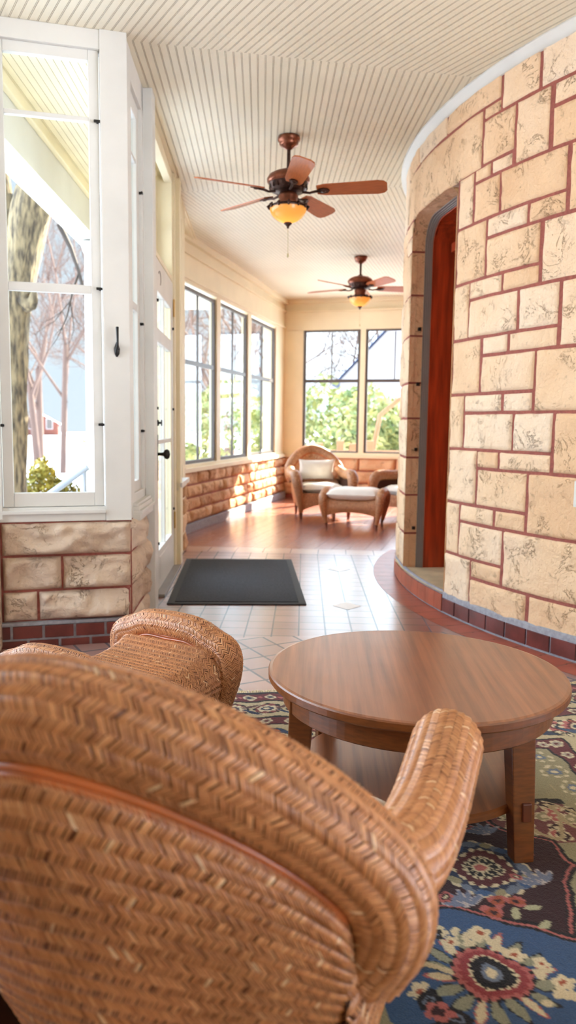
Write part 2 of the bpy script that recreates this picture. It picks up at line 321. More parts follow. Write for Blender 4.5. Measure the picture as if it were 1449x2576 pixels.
# roof slab above, keeps the sky out
rb=MB(); nr=len(RF); rb.add([(x,y,ZC+.02) for x,y in RF]+[(x,y,ZC+.25) for x,y in RF],[tuple(range(nr))[::-1],tuple(range(nr,2*nr))]+[(i,(i+1)%nr,nr+(i+1)%nr,nr+i) for i in range(nr)],M['cream']); rb.build('ceiling_roof_deck',kind='structure')
# ================================================================== STONE HELPER
def stone_block(mb,mp,s0,s1,z0,z1,base=.012,amp=.010,cell=.03,gap=.0052,edge=.014,flip=False,tone=None,rough=1.0,m=None):
    ns=max(3,int(round((s1-s0)/cell))); nz=max(3,int(round((z1-z0)/cell)))
    fr=lambda n:[0,.012*1/max(.1,1)]+[]
    us=[0.]+[ (i+.0)/ns for i in range(1,ns)]+[1.]; ws=[0.]+[i/nz for i in range(1,nz)]+[1.]
    # tight rows at the arrises
    e1=min(.3/ns,.010/(s1-s0)); e2=min(.3/nz,.010/(z1-z0))
    us=[0,e1]+us[1:-1]+[1-e1,1]; ws=[0,e2]+ws[1:-1]+[1-e2,1]
    o=RNG.random(3)*40; tone=RNG.random() if tone is None else tone
    P=[];T=[]
    for iu,u in enumerate(us):
        row=[]
        for iw,w in enumerate(ws):
            s=s0+gap+(s1-s0-2*gap)*u; z=z0+gap+(z1-z0-2*gap)*w
            wob=noise.noise(Vector((s*9,z*9,o[0])))*.004
            eu=min(u,1-u)*(s1-s0); ew=min(w,1-w)*(z1-z0)
            if eu<1e-6: s+=wob
            if ew<1e-6: z+=wob
            e=min(eu,ew)
            k=min(1,e/edge); k=k*(2-k)
            n=noise.fractal(Vector((s*3.2+o[0],z*4.2+o[1],o[2])),.9,2.1,5)
            n2=abs(noise.noise(Vector((s*7+o[1],z*11+o[2],o[0]))))
            d=max(.007*k,k*(base+amp*(n*1.1+.35-rough*n2*.8))) if e>1e-6 else -.004
            row.append(mp(s,z,d))
        P.append(row); T+= [tone+.0*i for i in range(len(ws))]
    n0=len(mb.v); mb.grid(P,m,True,flip=flip)
    if mb.tone is None: mb.tone=[]
    mb.tone+= [0]*(n0-len(mb.tone)); mb.tone+=T
def pad(mb): mb.tone=(mb.tone or [])+[0]*(len(mb.v)-len(mb.tone or []))
# ================================================================== TURRET (wall_right)
ST=[(-.237,.167,3.0,3.165),(.166,.701,3.0,3.165),(.707,1.307,3.0,3.165),(1.316,1.611,2.93,3.165),(1.618,2.12,2.93,3.165),(1.155,1.312,2.93,3.0),(-.95,-.24,2.685,3.165),(-.24,1.143,2.67,3.0),(1.153,1.437,2.685,2.93),(1.075,1.24,2.605,2.685),(1.248,1.428,2.605,2.685),(1.446,1.693,2.605,2.93),(1.708,2.05,2.815,2.93),(1.706,2.1,2.605,2.811),(.90,1.07,2.38,2.68),(1.078,1.328,2.38,2.605),(1.336,1.824,2.38,2.605),(1.833,2.2,2.267,2.605),(1.223,1.565,2.267,2.38),(1.571,1.825,2.267,2.38),(.90,1.217,2.05,2.38),(1.226,1.665,2.05,2.267),(1.677,2.12,1.942,2.267),(1.064,1.381,1.942,2.05),(1.388,1.668,1.942,2.05),(.89,1.066,1.715,2.05),(1.067,1.517,1.715,1.942),(1.523,1.812,1.715,1.942),(1.82,2.15,1.605,1.942),(1.218,1.45,1.605,1.715),(1.457,1.812,1.605,1.715),(.89,1.207,1.387,1.715),(1.217,1.667,1.387,1.605),(1.67,2.18,1.275,1.605),(1.056,1.421,1.275,1.387),(1.427,1.662,1.275,1.387),(.885,1.052,1.057,1.387),(1.058,1.522,1.057,1.275),(1.526,1.811,1.057,1.275),(1.817,2.1,.95,1.275),(1.216,1.413,.95,1.057),(1.419,1.809,.95,1.057),(.885,1.212,.725,1.057),(1.218,1.651,.725,.95),(1.656,2.16,.615,.95),(1.052,1.393,.615,.725),(1.397,1.651,.615,.725),(.88,1.043,.397,.725),(1.05,1.478,.397,.615),(1.485,2.1,.285,.615),(1.191,1.474,.285,.397),(.88,1.185,.105,.397),(1.191,1.685,.105,.285),(1.695,2.13,.105,.285)]
tw=MB(); tw.tone=[]
for q in ST: stone_block(tw,cyl,*q,base=.010,amp=.011,cell=.026,m=M['stone'],flip=False)
# the rest of the round wall, plainer coursing
def course_fill(mb,mp,s0,s1,zs,wmin,wmax,**kw):
    for z0,z1 in zip(zs[:-1],zs[1:]):
        s=s0
        while s<s1-1e-4:
            w=wmin+RNG.random()*(wmax-wmin); e=min(s1,s+w)
            if s1-e<wmin*.6: e=s1
            stone_block(mb,mp,s,e,z0,z1,**kw); s=e
zz=[.105,.285,.615,.95,1.275,1.605,1.942,2.267,2.605,2.93,3.165]
for z0,z1 in zip(zz[:-1],zz[1:]):
    lim=max([q[1] for q in ST if q[2]<z1-.01 and q[3]>z0+.01])
    course_fill(tw,cyl,lim+.004,4.6,[z0,z1],.3,.65,base=.010,amp=.011,cell=.06,m=M['stone'])
zr=[.13,.39,.68,.96,1.25,1.51,1.85,2.14,2.447,2.56,2.67]
for z0,z1 in zip(zr[:-1],zr[1:]): course_fill(tw,cyl,-1.9,0,[z0,z1],.28,.5,base=.012,amp=.012,cell=.05,m=M['stone'])
course_fill(tw,cyl,-1.9,-.96,[2.68,3.165],.3,.6,base=.01,amp=.01,cell=.06,m=M['stone'])
# mortar bed behind the stones, ribbon-pointed
def bed(s0,s1,z0,z1,d):
    n=max(2,int((s1-s0)/.08)); tw.grid([[cyl(s0+(s1-s0)*i/n,z,d) for z in (z0,z1)] for i in range(n+1)],M['mortar'],True,flip=False)
bed(-1.9,0,.1,ZC,.003); bed(.885,4.6,.1,ZC,.003); bed(0,.885,2.69,ZC,.003)
# door opening: profile with one rounded shoulder at the far side
AX=Vector((.993,.117,0))
def prof(e,n=8):
    "opening outline inset by e (s,z), from far foot up over to near foot"
    s0,s1,zt=0+e,.885-e*.6,2.672-e; r1,r2=.20,.17
    pts=[(s0,.13),(s0,1.0),(s0,zt-r2)]
    for i in range(1,n+1):
        a=PI/2*i/n; pts.append((s0+r1*(1-math.cos(a)),zt-r2+r2*math.sin(a)))
    pts+= [(s1-.16,zt),(s1-.06,zt-.012),(s1,zt-.06),(s1,1.0),(s1,.13)]
    return pts
P0=Vector(cyl(0,0)); P1=Vector(cyl(.885,0)); CH=(P1-P0).normalized()
def dpt(s,z,dep): 
    "point in the doorway: s along the opening, dep inwards"
    p=P0+CH*s; c=Vector(cyl(s,0)); t=min(1,dep/.1)
    q=c.lerp(p,t)+AX*dep; return (q.x,q.y,z)
def sweep(mb,e0,d0,e1,d1,m,flip=False,smooth=False):
    a,b=prof(e0),prof(e1); mb.grid([[dpt(x,z,d0) for x,z in a],[dpt(x,z,d1) for x,z in b]],m,smooth,flip=flip)
pad(tw); sweep(tw,0,-.012,0,.10,M['stone']); pad(tw)
# joints on the far jamb
for z in (2.56,2.447,2.14,1.85,1.51,1.25,.96,.68,.39):
    tw.add([dpt(.0015,z-.007,-.012),dpt(.0015,z-.007,.10),dpt(.0015,z+.007,.10),dpt(.0015,z+.007,-.012)],[(0,1,2,3)],M['mortar'])
pad(tw)
wall_right=tw.build('wall_right',kind='structure',label='curved wall of cream stone blocks with red mortar')
# plain core so no daylight leaks through the house
co=MB(); n=64
ang=[PI+.885/TR+ (2*PI-.885/TR)*i/n for i in range(n+1)]
co.grid([[(TC[0]+(TR-.03)*math.cos(t),TC[1]+(TR-.03)*math.sin(t),z) for z in (0,ZC+.01)] for t in ang],M['mortar'],True,flip=True)
co.build('wall_right_core',wall_right)
# stray anchors / pits in the jamb
an=MB()
for z,s in ((1.90,.004),(1.50,.004),(1.02,.004),(.43,.004)):
    p=Vector(dpt(s,z,.06)); an.box(p.x-.012,p.x+.012,p.y-.012,p.y+.004,z-.012,z+.012,M['black'],bev=.003)
an.build('jamb_anchor',wall_right)
ob=MB()
for q,m in (((1.995,2.075,.80,.93),M['white']),):
    P=[cyl(a,z,d) for d in (.01,.05) for z in (q[2],q[3]) for a in (q[0],q[1])]
    ob.add(P,[(0,1,3,2),(4,6,7,5),(0,4,5,1),(2,3,7,6),(0,2,6,4),(1,5,7,3)],m)
ob.build('outlet_box',label='small white electric box on the round stone wall at the right edge',cat='electric box')
# arched door frame
d1=MB()
for e0,da,e1,db in ((0,.085,.008,.085),(.008,.085,.008,.098),(.008,.098,.015,.098),(.015,.098,.015,.110),(.015,.110,.021,.110),(.021,.110,.021,.122),(.021,.122,.026,.122),(.026,.122,.026,.134)):
    sweep(d1,e0,da,e1,db,M['grey'])
door1=d1.build('door_1',kind='structure',label='arched doorway with grey moulded frame and red wood lining')
ln=MB(); sweep(ln,.026,.134,.026,.72,M['redwood']); sweep(ln,.026,.134,.034,.134,M['redwood']); 
ln.grid([[dpt(x,z,.72) for x,z in ((.0,.13),(.0,2.7))],[dpt(x,z,.72) for x,z in ((.9,.13),(.9,2.7))]],M['redwood'])
ln.build('wood_lining',door1)
tb=MB()
def dbox(mb,s0,s1,z0,z1,a,b,m):
    vs=[dpt(s,z,d) for z in (z0,z1) for d in (a,b) for s in (s0,s1)]
    mb.add(vs,[(0,2,3,1),(4,5,7,6),(0,1,5,4),(2,6,7,3),(0,4,6,2),(1,3,7,5)],m)
dbox(tb,.055,.84,2.44,2.50,.26,.34,M['redwood']); tb.build('transom_bar',door1)
dp=MB()
dbox(dp,.07,.10,.13,2.43,.30,.66,M['redwood'])
dbox(dp,.10,.83,.13,2.43,.66,.70,M['redwood'])
for z0,z1 in ((.25,.9),(1.0,2.3)): dbox(dp,.2,.72,z0,z1,.65,.665,M['redwood'])
dp.build('door_panel',door1)
# threshold + brick base
th=MB(); th.grid([[dpt(.885*i/12,.1302,d) if d>0 else cyl(.885*i/12,.1302,.03) for d in (-1,.1,.75)] for i in range(13)],M['conc'],True,flip=True)
n=12; th.grid([[cyl(-.35+ .35*i/4,.1302,d) for d in (.03,0)] for i in range(5)],M['conc'],True,flip=True)
th.build('trim_1',kind='structure',label='concrete threshold of the arched doorway')
bb=MB()
nn=80; bb.grid([[cyl(-1.9+6.5*i/nn,z,d) for z,d in ((0,.017),(.12,.017),(.135,.014),(.137,-.01))] for i in range(nn+1)],M['gmortar'],True)
def brick(s0,s1,z0,z1,m):
    k=4; bb.grid([[cyl(s0+(s1-s0)*i/k,z,d) for z,d in ((z0,.012),(z0+.002,.026),(z1-.002,.026),(z1,.012))] for i in range(k+1)],m,False)
    for s in (s0,s1): bb.add([cyl(s,z0,.012),cyl(s,z0,.026),cyl(s,z1,.026),cyl(s,z1,.012)],[(0,1,2,3) if s==s0 else (3,2,1,0)],m)
s=.90
while s<4.5: brick(s,s+.150,.012,.098,M['brickred']); s+=.164
s=-1.9
while s<.88: brick(s,min(.885,s+.146),.008,.118,M['terra']); s+=.1492
bb.build('baseboard_right',kind='structure',label='dark red brick base course of the round wall')
# cove between turret and ceiling
cv=MB(); nn=90
def cvw(s): return .006*noise.noise(Vector((s*6,0,0)))
cv.grid([[cyl(-1.9+6.5*i/nn,ZC+z+(cvw(-1.9+6.5*i/nn) if z<-.02 else 0),d) for z,d in ((-.052,.004),(-.05,.022),(-.03,.03),(-.012,.05),(-.0005,.056),(.004,.03))] for i in range(nn+1)],M['white'],True)
cv.build('trim_2',kind='structure',label='white cove moulding along the round wall')
# ================================================================== LEFT WALL A
def wmap(F,off=0): return lambda u,z,d:(lambda p:(p.x,p.y,p.z))(F(Vector((u,-d+off,z))))
wa=MB(); wa.tone=[]
for u0,u1,z0,z1 in ((-.68,0.0,.491,.672),(-.68,-.371,.304,.491),(-.371,0.0,.304,.491),(-.68,-.498,.137,.304),(-.498,0.0,.137,.304)):
    stone_block(wa,wmap(FA),u0,u1,z0,z1,base=.03,amp=.05,cell=.016,edge=.03,m=M['stone2'],rough=1.2)
for z0,z1 in ((.13,.33),(.33,.52),(.52,.69)):  # pier at the left edge
    stone_block(wa,wmap(FA,-.06),-1.15,-.685,z0,z1,base=.03,amp=.05,cell=.025,edge=.03,m=M['stone2'])
course_fill(wa,wmap(FA),-2.6,-1.15,[.137,.304,.491,.672],.3,.5,base=.03,amp=.04,cell=.04,edge=.03,m=M['stone2'])
# rock end of the wall round the corner, under the side window
for z0,z1 in ((.0,.137),(.137,.304),(.304,.491),(.491,.672)):
    stone_block(wa,wmap(FB),-.02,.60,z0,z1,base=.02,amp=.05,cell=.025,edge=.03,m=M['stone2'])
pad(wa)
wa.box(-2.6,0,.0,.2,0,.672,M['mortar'],FA); wa.box(-1.15,-.685,-.085,.2,0,.69,M['stone2'],FA,bev=.02); wa.box(-.02,.6,.0,.2,0,.672,M['mortar'],FB); pad(wa)
wall_left=wa.build('wall_left',kind='structure',label='low rock-faced stone wall under the left window')
bl=MB()
bl.box(-2.6,.0,-.022,0,0,.128,M['gmortar'],FA); bl.box(-2.6,0.01,-.03,0,.122,.138,M['gmortar'],FA)
for r,(z0,z1,o) in enumerate(((.0,.038,0),(.050,.116,.08))):
    u=-1.2+o
    while u<-.02: bl.box(max(-1.14,u),min(-.005,u+.150),-.030,0,z0,z1,M['brickred'],FA,bev=.003); u+=.163
bl.build('baseboard_left',kind='structure',label='dark red brick base course under the left window')
def wood(name,boxes,F,m=M['white'],label=None,kind='structure',parent=None,bev=.004):
    b=MB()
    for q in boxes: b.box(*q,m,F,bev=bev)
    return b.build(name,parent,kind=kind,label=label)
t3=wood('trim_3',[(-2.6,-.137,-.012,.10,.674,.75),(-2.6,-.137,-.03,.06,.715,.735),(-.137,.0,-.018,.12,.674,ZC),(-2.6,-.137,-.01,.1,3.075,ZC),(-.81,-.665,-.03,.1,.69,ZC),(-.137,.0,-.022,-.01,.674,.68)],FA,label='white painted post and sill of the left window')
# corner return
wood('trim_4',[(.0,.16,-.002,.1,.672,ZC),(.0,.62,.0,.1,3.02,ZC),(.0,.62,.0,.08,.672,.80),(.56,.63,.0,.1,.672,ZC)],FB,label='cream painted jamb beside the narrow window')
def window(num,F,u0,u1,z0,z1,v,fr,mh,mv,m,label,th=.04,bars=.02,lower_mv=None,rail=None):
    b=MB()
    b.box(u0,u0+fr,v,v+th,z0,z1,m,F,bev=.004); b.box(u1-fr,u1,v,v+th,z0,z1,m,F,bev=.004)
    b.box(u0+fr,u1-fr,v,v+th,z0,z0+(rail or fr),m,F,bev=.004); b.box(u0+fr,u1-fr,v,v+th,z1-fr,z1,m,F,bev=.004)
    for z,h in mh: b.box(u0+fr,u1-fr,v+.003,v+th-.003,z-h/2,z+h/2,m,F,bev=.003)
    for u,za,zb in mv: b.box(u-bars/2,u+bars/2,v+.008,v+th-.008,za,zb,m,F,bev=.002)
    w=b.build('window_%d'%num,kind='structure',label=label)
    g=MB(); g.box(u0+fr*.8,u1-fr*.8,v+th*.45,v+th*.55,z0+fr*.8,z1-fr*.8,M['glass'],F); g.build('pane',w); return w
def latch(F,u,z,v,par):
    b=MB(); b.box(u-.006,u+.006,v-.016,v,z-.008,z+.008,M['black'],F,bev=.003); b.box(u-.020,u+.012,v-.024,v-.014,z-.007,z+.007,M['black'],F,bev=.004); b.build('latch',par)
w1=window(1,FA,-.66,-.142,.752,3.075,.012,.052,[(2.74,.022),(1.89,.044)],[],M['white'],'tall white three pane casement window with oak outside',rail=.074)
for z in (2.726,1.893,1.188): latch(FA,-.15,z,.01,w1)
latch(FA,-.657,1.18,.01,w1)
window(10,FA,-1.9,-.815,.752,3.075,.012,.052,[(2.74,.022),(1.89,.044)],[(-1.36,.8,3.0)],M['white'],'tall white window left of the stone pier')
w2=window(2,FB,.165,.56,.80,3.02,.02,.085,[(2.70,.022),(1.87,.044)],[],M['white'],'narrow white side window beside the porch door',rail=.06)
for z in (2.55,1.79,1.15): latch(FB,.56,z,.02,w2)
st=MB(); st.box(.26,.36,.034,.036,.92,.955,M['sticker_r'],FB); st.box(.26,.36,.034,.036,.873,.915,M['sticker_k'],FB); st.box(.275,.345,.0335,.036,.93,.945,M['white'],FB); st.build('warning_sticker',w2)
wood('trim_5',[(.10,.66,-.055,.05,.69,.712),(.10,.66,-.04,.05,.712,.735),(.10,.66,-.03,.05,.735,.75),(.10,.66,-.045,.02,.655,.692)],FB,label='white stepped sill of the narrow window')
wood('trim_6',[(.62,.75,-.055,.08,0,ZC),(.75,.80,-.02,.06,0,2.42)],FB,label='white post between narrow window and porch door')
# door surround, transom recess, second post, sidelight
wood('trim_7',[(.75,1.085,.0,.14,0,2.33),(2.185,2.30,-.012,.14,0,ZC),(.75,2.2,.0,.06,3.08,ZC),(.75,.80,.0,.14,2.3,ZC),(2.14,2.2,.0,.16,2.33,ZC),(.75,2.2,.0,.16,2.325,2.36)],FB,M['cream'],label='cream door surround with deep transom recess')
window(3,FB,.80,2.14,2.36,3.10,.12,.05,[(2.72,.025)],[(1.47,2.4,3.05)],M['cream'],'transom window above the porch door')
wood('trim_8',[(2.30,2.42,-.045,.1,0,ZC),(2.93,3.12,.0,.12,0,ZC),(2.42,2.93,-.005,.1,3.0,ZC),(2.42,2.93,.0,.07,0,.66)],FB,M['cream'],label='cream post and panel beyond the porch door')
wood('trim_9',[(2.30,2.98,-.06,.05,.66,.70),(2.30,2.98,-.035,.05,.63,.66)],FB,label='white sill beyond the porch door')
window(4,FB,2.42,2.93,.70,3.0,.05,.05,[(1.87,.04)],[],M['dark'],'narrow dark framed sidelight beyond the porch door')
# rough stone end beyond the last post and return to the far room
rs=MB(); rs.tone=[]
course_fill(rs,wmap(FB),2.95,3.2,[0,.17,.34,.5,.66],.25,.26,base=.015,amp=.03,cell=.03,edge=.03,m=M['stone3'])
rs.box(3.10,3.2,.0,.45,0,ZC,M['cream'],FB); pad(rs); rs.build('wall_left_return',kind='structure')
# ================================================================== FAR ROOM
cw=MB(); cw.tone=[]
zc=[.10,.24,.38,.52,.665]
course_fill(cw,wmap(FC),-5.7,-.0,zc,.22,.5,base=.022,amp=.03,cell=.03,edge=.03,m=M['stone3'],rough=1.2)
cw.box(-5.8,.3,.0,.25,0,.70,M['mortar'],FC); pad(cw)
cw.box(-5.8,.3,.0,.2,2.69,ZC,M['cream'],FC); cw.box(-.56,.2,.0,.2,.70,2.70,M['cream'],FC); pad(cw)
cw.box(-5.8,.3,-.03,.0,2.72,2.75,M['cream'],FC); cw.box(-5.8,.2,-.035,.01,2.975,3.0,M['cream'],FC); cw.box(-5.8,.2,-.06,.01,3.10,ZC,M['cream'],FC); pad(cw)
cw.build('wall_left_far',kind='structure',label='brown rock-faced stone wall under the far left windows')
dw=MB(); dw.tone=[]
course_fill(dw,wmap(FD),.0,5.6,[.06,.26,.46,.665],.35,.7,base=.02,amp=.04,cell=.04,edge=.03,m=M['stone3'])
dw.box(-.2,5.6,.0,.25,0,.70,M['mortar'],FD); dw.box(-.2,5.6,.0,.2,2.69,ZC,M['cream'],FD); dw.box(-.2,.31,.0,.2,.7,2.7,M['cream'],FD)
dw.box(.0,5.6,-.035,.01,2.975,3.0,M['cream'],FD); dw.box(.0,5.6,-.05,.01,3.11,ZC,M['cream'],FD); pad(dw)
dw.build('wall_back',kind='structure',label='stone wall under the back windows')
wood('baseboard_left_far',[(-5.7,.0,-.045,.0,.0,.10)],FC,M['gmortar'],label='grey base strip of the far left wall')
wood('trim_10',[(-5.7,.05,-.05,.1,.665,.715),(-5.7,.05,-.01,.1,.715,.75),(-3.41,-3.27,.0,.1,.72,2.7),(-2.085,-1.925,.0,.1,.72,2.7),(-4.75,-4.56,.0,.1,.72,2.7)],FC,M['cream'],label='cream sill and mullions of the far left windows')
wood('trim_11',[(0,5.6,-.05,.1,.665,.715),(0,5.6,-.01,.1,.715,.75),(1.228,1.312,.0,.1,.72,2.7),(2.23,2.31,.0,.1,.72,2.7),(3.25,3.35,.0,.1,.72,2.7)],FD,M['cream'],label='cream sill and mullions of the back windows')
k=5
for u0,u1,l in ((-4.56,-3.41,'leftmost dark framed far left window nearest the porch door'),(-3.27,-2.085,'middle dark framed window of the far left wall'),(-1.925,-.565,'dark framed far left window next to the corner'),):
    um=(u0+u1)/2; window(k,FC,u0,u1,.745,2.66,.02,.045,[(1.86,.05)],[(um,.78,1.85),(um,1.87,2.62)],M['dark'],l); k+=1
for u0,u1,l in ((.315,1.228,'dark framed back window behind the round backed chair'),(1.312,2.23,'dark framed back window beside the arched doorway'),(2.31,3.25,'back window hidden beyond the round wall')):
    um=(u0+u1)/2; window(k if k<10 else k+1,FD,u0,u1,.735,2.70,.02,.04,[(1.89,.05)],[(um,1.9,2.65)],M['dark'],l); k+=1
# sitting end behind the viewpoint: unseen back wall added to cut the light
eb=MB(); eb.box(-3.3,3.4,-2.6,-2.4,0,ZC,M['cream']); eb.build('wall_behind_blocker',kind='structure')
el=MB(); el.box(-3.3,-3.1,-2.6,4.0,0,.7,M['stone2']); el.box(-3.3,-3.1,-2.6,4.0,2.7,ZC,M['cream'])
el.box(-3.3,-3.1,-2.6,.9,.7,2.7,M['cream'])  # solid infill out of view, added to hold back side light
for y in (.9,1.4,2.7,3.9): el.box(-3.3,-3.1,y-.06,y+.06,.7,2.7,M['white'])
el.build('wall_left_near',kind='structure')
# far end of the porch, closed
ew=MB(); ew.box(4.2,4.5,8.4,11.9,0,ZC,M['stone3']); ew.build('wall_far_end',kind='structure')
# ================================================================== PORCH DOOR
dr=MB(); u0,u1=1.09,2.18; v=.0; t=.045; zt=2.315
for q in ((u0,u0+.115,v,v+t,.02,zt),(u1-.115,u1,v,v+t,.02,zt),(u0+.115,u1-.115,v,v+t,.02,.30),(u0+.115,u1-.115,v,v+t,2.10,zt),(u0+.115,u1-.115,v,v+t,1.76,1.85)): dr.box(*q,M['white'],FB,bev=.004)
for q in ((u0+.16,u1-.16,v-.004,v+t,.09,.25),): dr.box(*q,M['white'],FB,bev=.004)
um=(u0+u1)/2
dr.box(um-.018,um+.018,v+.006,v+t-.006,.30,2.10,M['white'],FB,bev=.003)
dr.box(u0+.115,u1-.115,v+.006,v+t-.006,1.05,1.08,M['white'],FB,bev=.003)
for a in (u0+.115,u1-.135): dr.box(a,a+.02,v+.004,v+t-.004,.30,2.10,M['cream'],FB,bev=.003)
door2=dr.build('door_2',kind='structure',label='white porch door with tall glass panes')
g=MB(); g.box(u0+.11,u1-.11,v+.02,v+.025,.29,2.11,M['glass'],FB); g.build('pane',door2)
b=MB(); b.box(u0+.035,u0+.085,v-.006,v,.80,1.12,M['black'],FB,bev=.003)
P=[FB(Vector((u0+.06,v-q,.985))) for q in (0,.03,.045,.052,.07,.085,.09)]; b.tube(P,[.012,.011,.014,.03,.036,.026,.004],M['black'],16)
b.build('door_knob',door2)
b=MB(); P=[FB(Vector((u0+.06,v-q,1.20))) for q in (0,.012,.014,.03)]; b.tube(P,[.022,.02,.008,.007],M['black'],14); b.box(u0+.052,u0+.068,v-.036,v-.028,1.18,1.22,M['black'],FB,bev=.003); b.build('deadbolt',door2)
for z,m in ((2.12,'brass'),(.40,'brass')):
    b=MB(); b.box(u1-.01,u1+.03,v-.014,v-.002,z-.07,z+.07,M[m],FB,bev=.003); b.build('hinge',door2)
for u,z in ((u0+.05,1.30),(u1-.06,1.31),(u0+.06,.36),(u1-.05,.50),(u1-.05,1.95),(u0+.1,2.03)):
    b=MB(); b.box(u-.008,u+.008,v-.014,v,z-.010,z+.010,M['black'],FB,bev=.003); b.build('latch',door2)
# chalk-like hand marks left on the paint (a curl near the top, one near the foot)
b=MB()
for uc,zc_,r in ((u0+.25,2.2,.05),(u0+.22,.16,.03)):
    pts=[FB(Vector((uc+r*1.2*math.cos(a),v-.002,zc_+r*math.sin(a)))) for a in np.linspace(2.6,-.9,12)]+[FB(Vector((uc-r*.2,v-.002,zc_-r*1.2))),FB(Vector((uc+r*1.3,v-.002,zc_-r*1.2)))]
    b.tube([tuple(p) for p in pts[:12]],.0022,M['grey'],5)
b.build('scratch_mark',door2)
wood('trim_12',[(1.05,2.2,-.06,.12,0,.02)],FB,M['grey'],label='worn threshold strip of the porch door')
# coat hook on the corner post
hk=MB(); base=FA(Vector((-.068,-.018,1.60)))
hk.tube([tuple(FA(Vector((-.068,-.020,z)))) for z in (1.545,1.56,1.585,1.605,1.62)],[.004,.013,.016,.010,.004],M['black'],12)
hk.tube([tuple(FA(Vector((-.068,v,z)))) for v,z in ((-.03,1.59),(-.05,1.585),(-.068,1.60),(-.070,1.63),(-.062,1.67),(-.055,1.695))],[.008,.007,.006,.006,.007,.008],M['black'],10)
hk.build('coat_hook',label='small black iron coat hook on the white corner post',cat='hook')
# ================================================================== CEILING FANS
def blade_mesh(name):
    bm=bmesh.new(); L0,L1,w0,w1=.20,.68,.062,.076
    out=[(L0,-w0*.75),(L0+.05,-w0),(L1-.06,-w1),(L1-.02,-w1*.86),(L1,-w1*.5),(L1,w1*.5),(L1-.02,w1*.86),(L1-.06,w1),(L0+.05,w0),(L0,w0*.75)]
    b=MB(); lo=[(x,y,-.004) for x,y in out]; hi=[(x,y,.004) for x,y in out]; n=len(out)
    b.add(lo+hi,[tuple(range(n))[::-1],tuple(range(n,2*n))]+[(i,(i+1)%n,n+(i+1)%n,n+i) for i in range(n)],M['blade']); bm.free(); return b
def fan(x,y,rot,label,drop=.0):
    f=thing('ceiling_fan',label,'ceiling fan',(x,y,ZC),0,'ceiling fans with amber bowl lights')
    b=MB(); b.lathe([(.0,0),(.074,0),(.078,-.012),(.076,-.03),(.066,-.036),(.066,-.05),(.058,-.062),(.030,-.078),(.016,-.088),(0,-.09)],M['copper'],32); b.build('canopy',f)
    b=MB(); b.tube([(0,0,-.08),(0,0,-.235)],.0125,M['bronze'],14); b.lathe([(.014,-.205),(.03,-.215),(.032,-.225),(.022,-.236)],M['bronze'],20); b.build('downrod',f)
    b=MB(); b.lathe([(.0,-.222),(.05,-.226),(.10,-.238),(.135,-.258),(.150,-.282),(.148,-.302),(.138,-.312)],M['copper'],40)
    b.lathe([(.138,-.312),(.132,-.326),(.128,-.345),(.118,-.362),(.098,-.372),(.0,-.376)],M['bronze'],40); 
    for k in range(20):
        a=2*PI*k/20; b.box(.118,.134,-.006,.006,-.352,-.322,M['bronze'],lambda v,a=a:Vector((v.x*math.cos(a)-v.y*math.sin(a),v.x*math.sin(a)+v.y*math.cos(a),v.z)),bev=.003)
    b.build('motor_housing',f)
    b=MB(); b.lathe([(.05,-.370),(.062,-.378),(.070,-.40),(.060,-.425),(.072,-.44),(.066,-.452),(.04,-.458)],M['copper'],28); b.build('switch_housing',f)
    b=MB(); b.lathe([(.05,-.448),(.10,-.452),(.128,-.462),(.132,-.474),(.122,-.482)],M['bronze'],36)
    for k in range(12):
        a=2*PI*k/12; c=Vector((.128*math.cos(a),.128*math.sin(a),-.466)); b.tube([c+Vector((0,0,.012)),c+Vector((.012*math.cos(a),.012*math.sin(a),0)),c+Vector((.004*math.cos(a),.004*math.sin(a),-.02))],[.006,.012,.005],M['bronze'],8)
    b.build('bowl_gallery',f)
    b=MB(); b.lathe([(.128,-.474),(.126,-.492),(.116,-.516),(.098,-.538),(.072,-.557),(.042,-.57),(.012,-.576),(0,-.577)],M['bowl'],40); b.build('glass_bowl',f)
    b=MB(); b.lathe([(.0,-.568),(.026,-.572),(.030,-.580),(.018,-.590),(.008,-.602),(.010,-.608),(0,-.614)],M['bronze'],20); b.build('finial',f)
    b=MB(); b.tube([(0,.0,-.61),(.002,.0,-.78)],.0016,M['chain'],6); b.lathe([(0,-.775),(.006,-.785),(.007,-.80),(0,-.812)],M['chain'],10,c=(.002,0,0)); b.build('pull_chain',f)
    for k in range(5):
        a=rot+2*PI*k/5
        q=blade_mesh('blade'); o=q.build('blade',f); o.rotation_euler=(R(13),0,a); o.rotation_mode='XYZ'
        o.matrix_local=Matrix.Translation((0,0,-.362))@Matrix.Rotation(a,4,'Z')@Matrix.Rotation(R(-16),4,'X')
        b=MB(); b.tube([(.10,0,-.012),(.15,0,-.02),(.185,0,-.012),(.23,0,-.008)],[.009,.008,.009,.010],M['bronze'],8)
        P=[(.20,0),(.215,.022),(.245,.03),(.275,.022),(.288,0),(.275,-.022),(.245,-.03),(.215,-.022)]
        b.add([(x,y,-.005) for x,y in P]+[(x,y,-.012) for x,y in P],[tuple(range(8)),tuple(range(8,16))[::-1]]+[(i,8+i,8+(i+1)%8,(i+1)%8) for i in range(8)],M['bronze'])
        b.lathe([(.0,-.02),(.014,-.018),(.02,-.012)],M['bronze'],12,c=(.245,0,0)); b.build('blade_iron',o)
    l=bpy.data.lights.new('fan_bulb','POINT'); l.energy=FANW; l.color=(1,.78,.5); l.shadow_soft_size=.05; lo=bpy.data.objects.new('fan_bulb',l); COL.objects.link(lo); lo.parent=f; lo.location=(0,0,-.505)
    return f
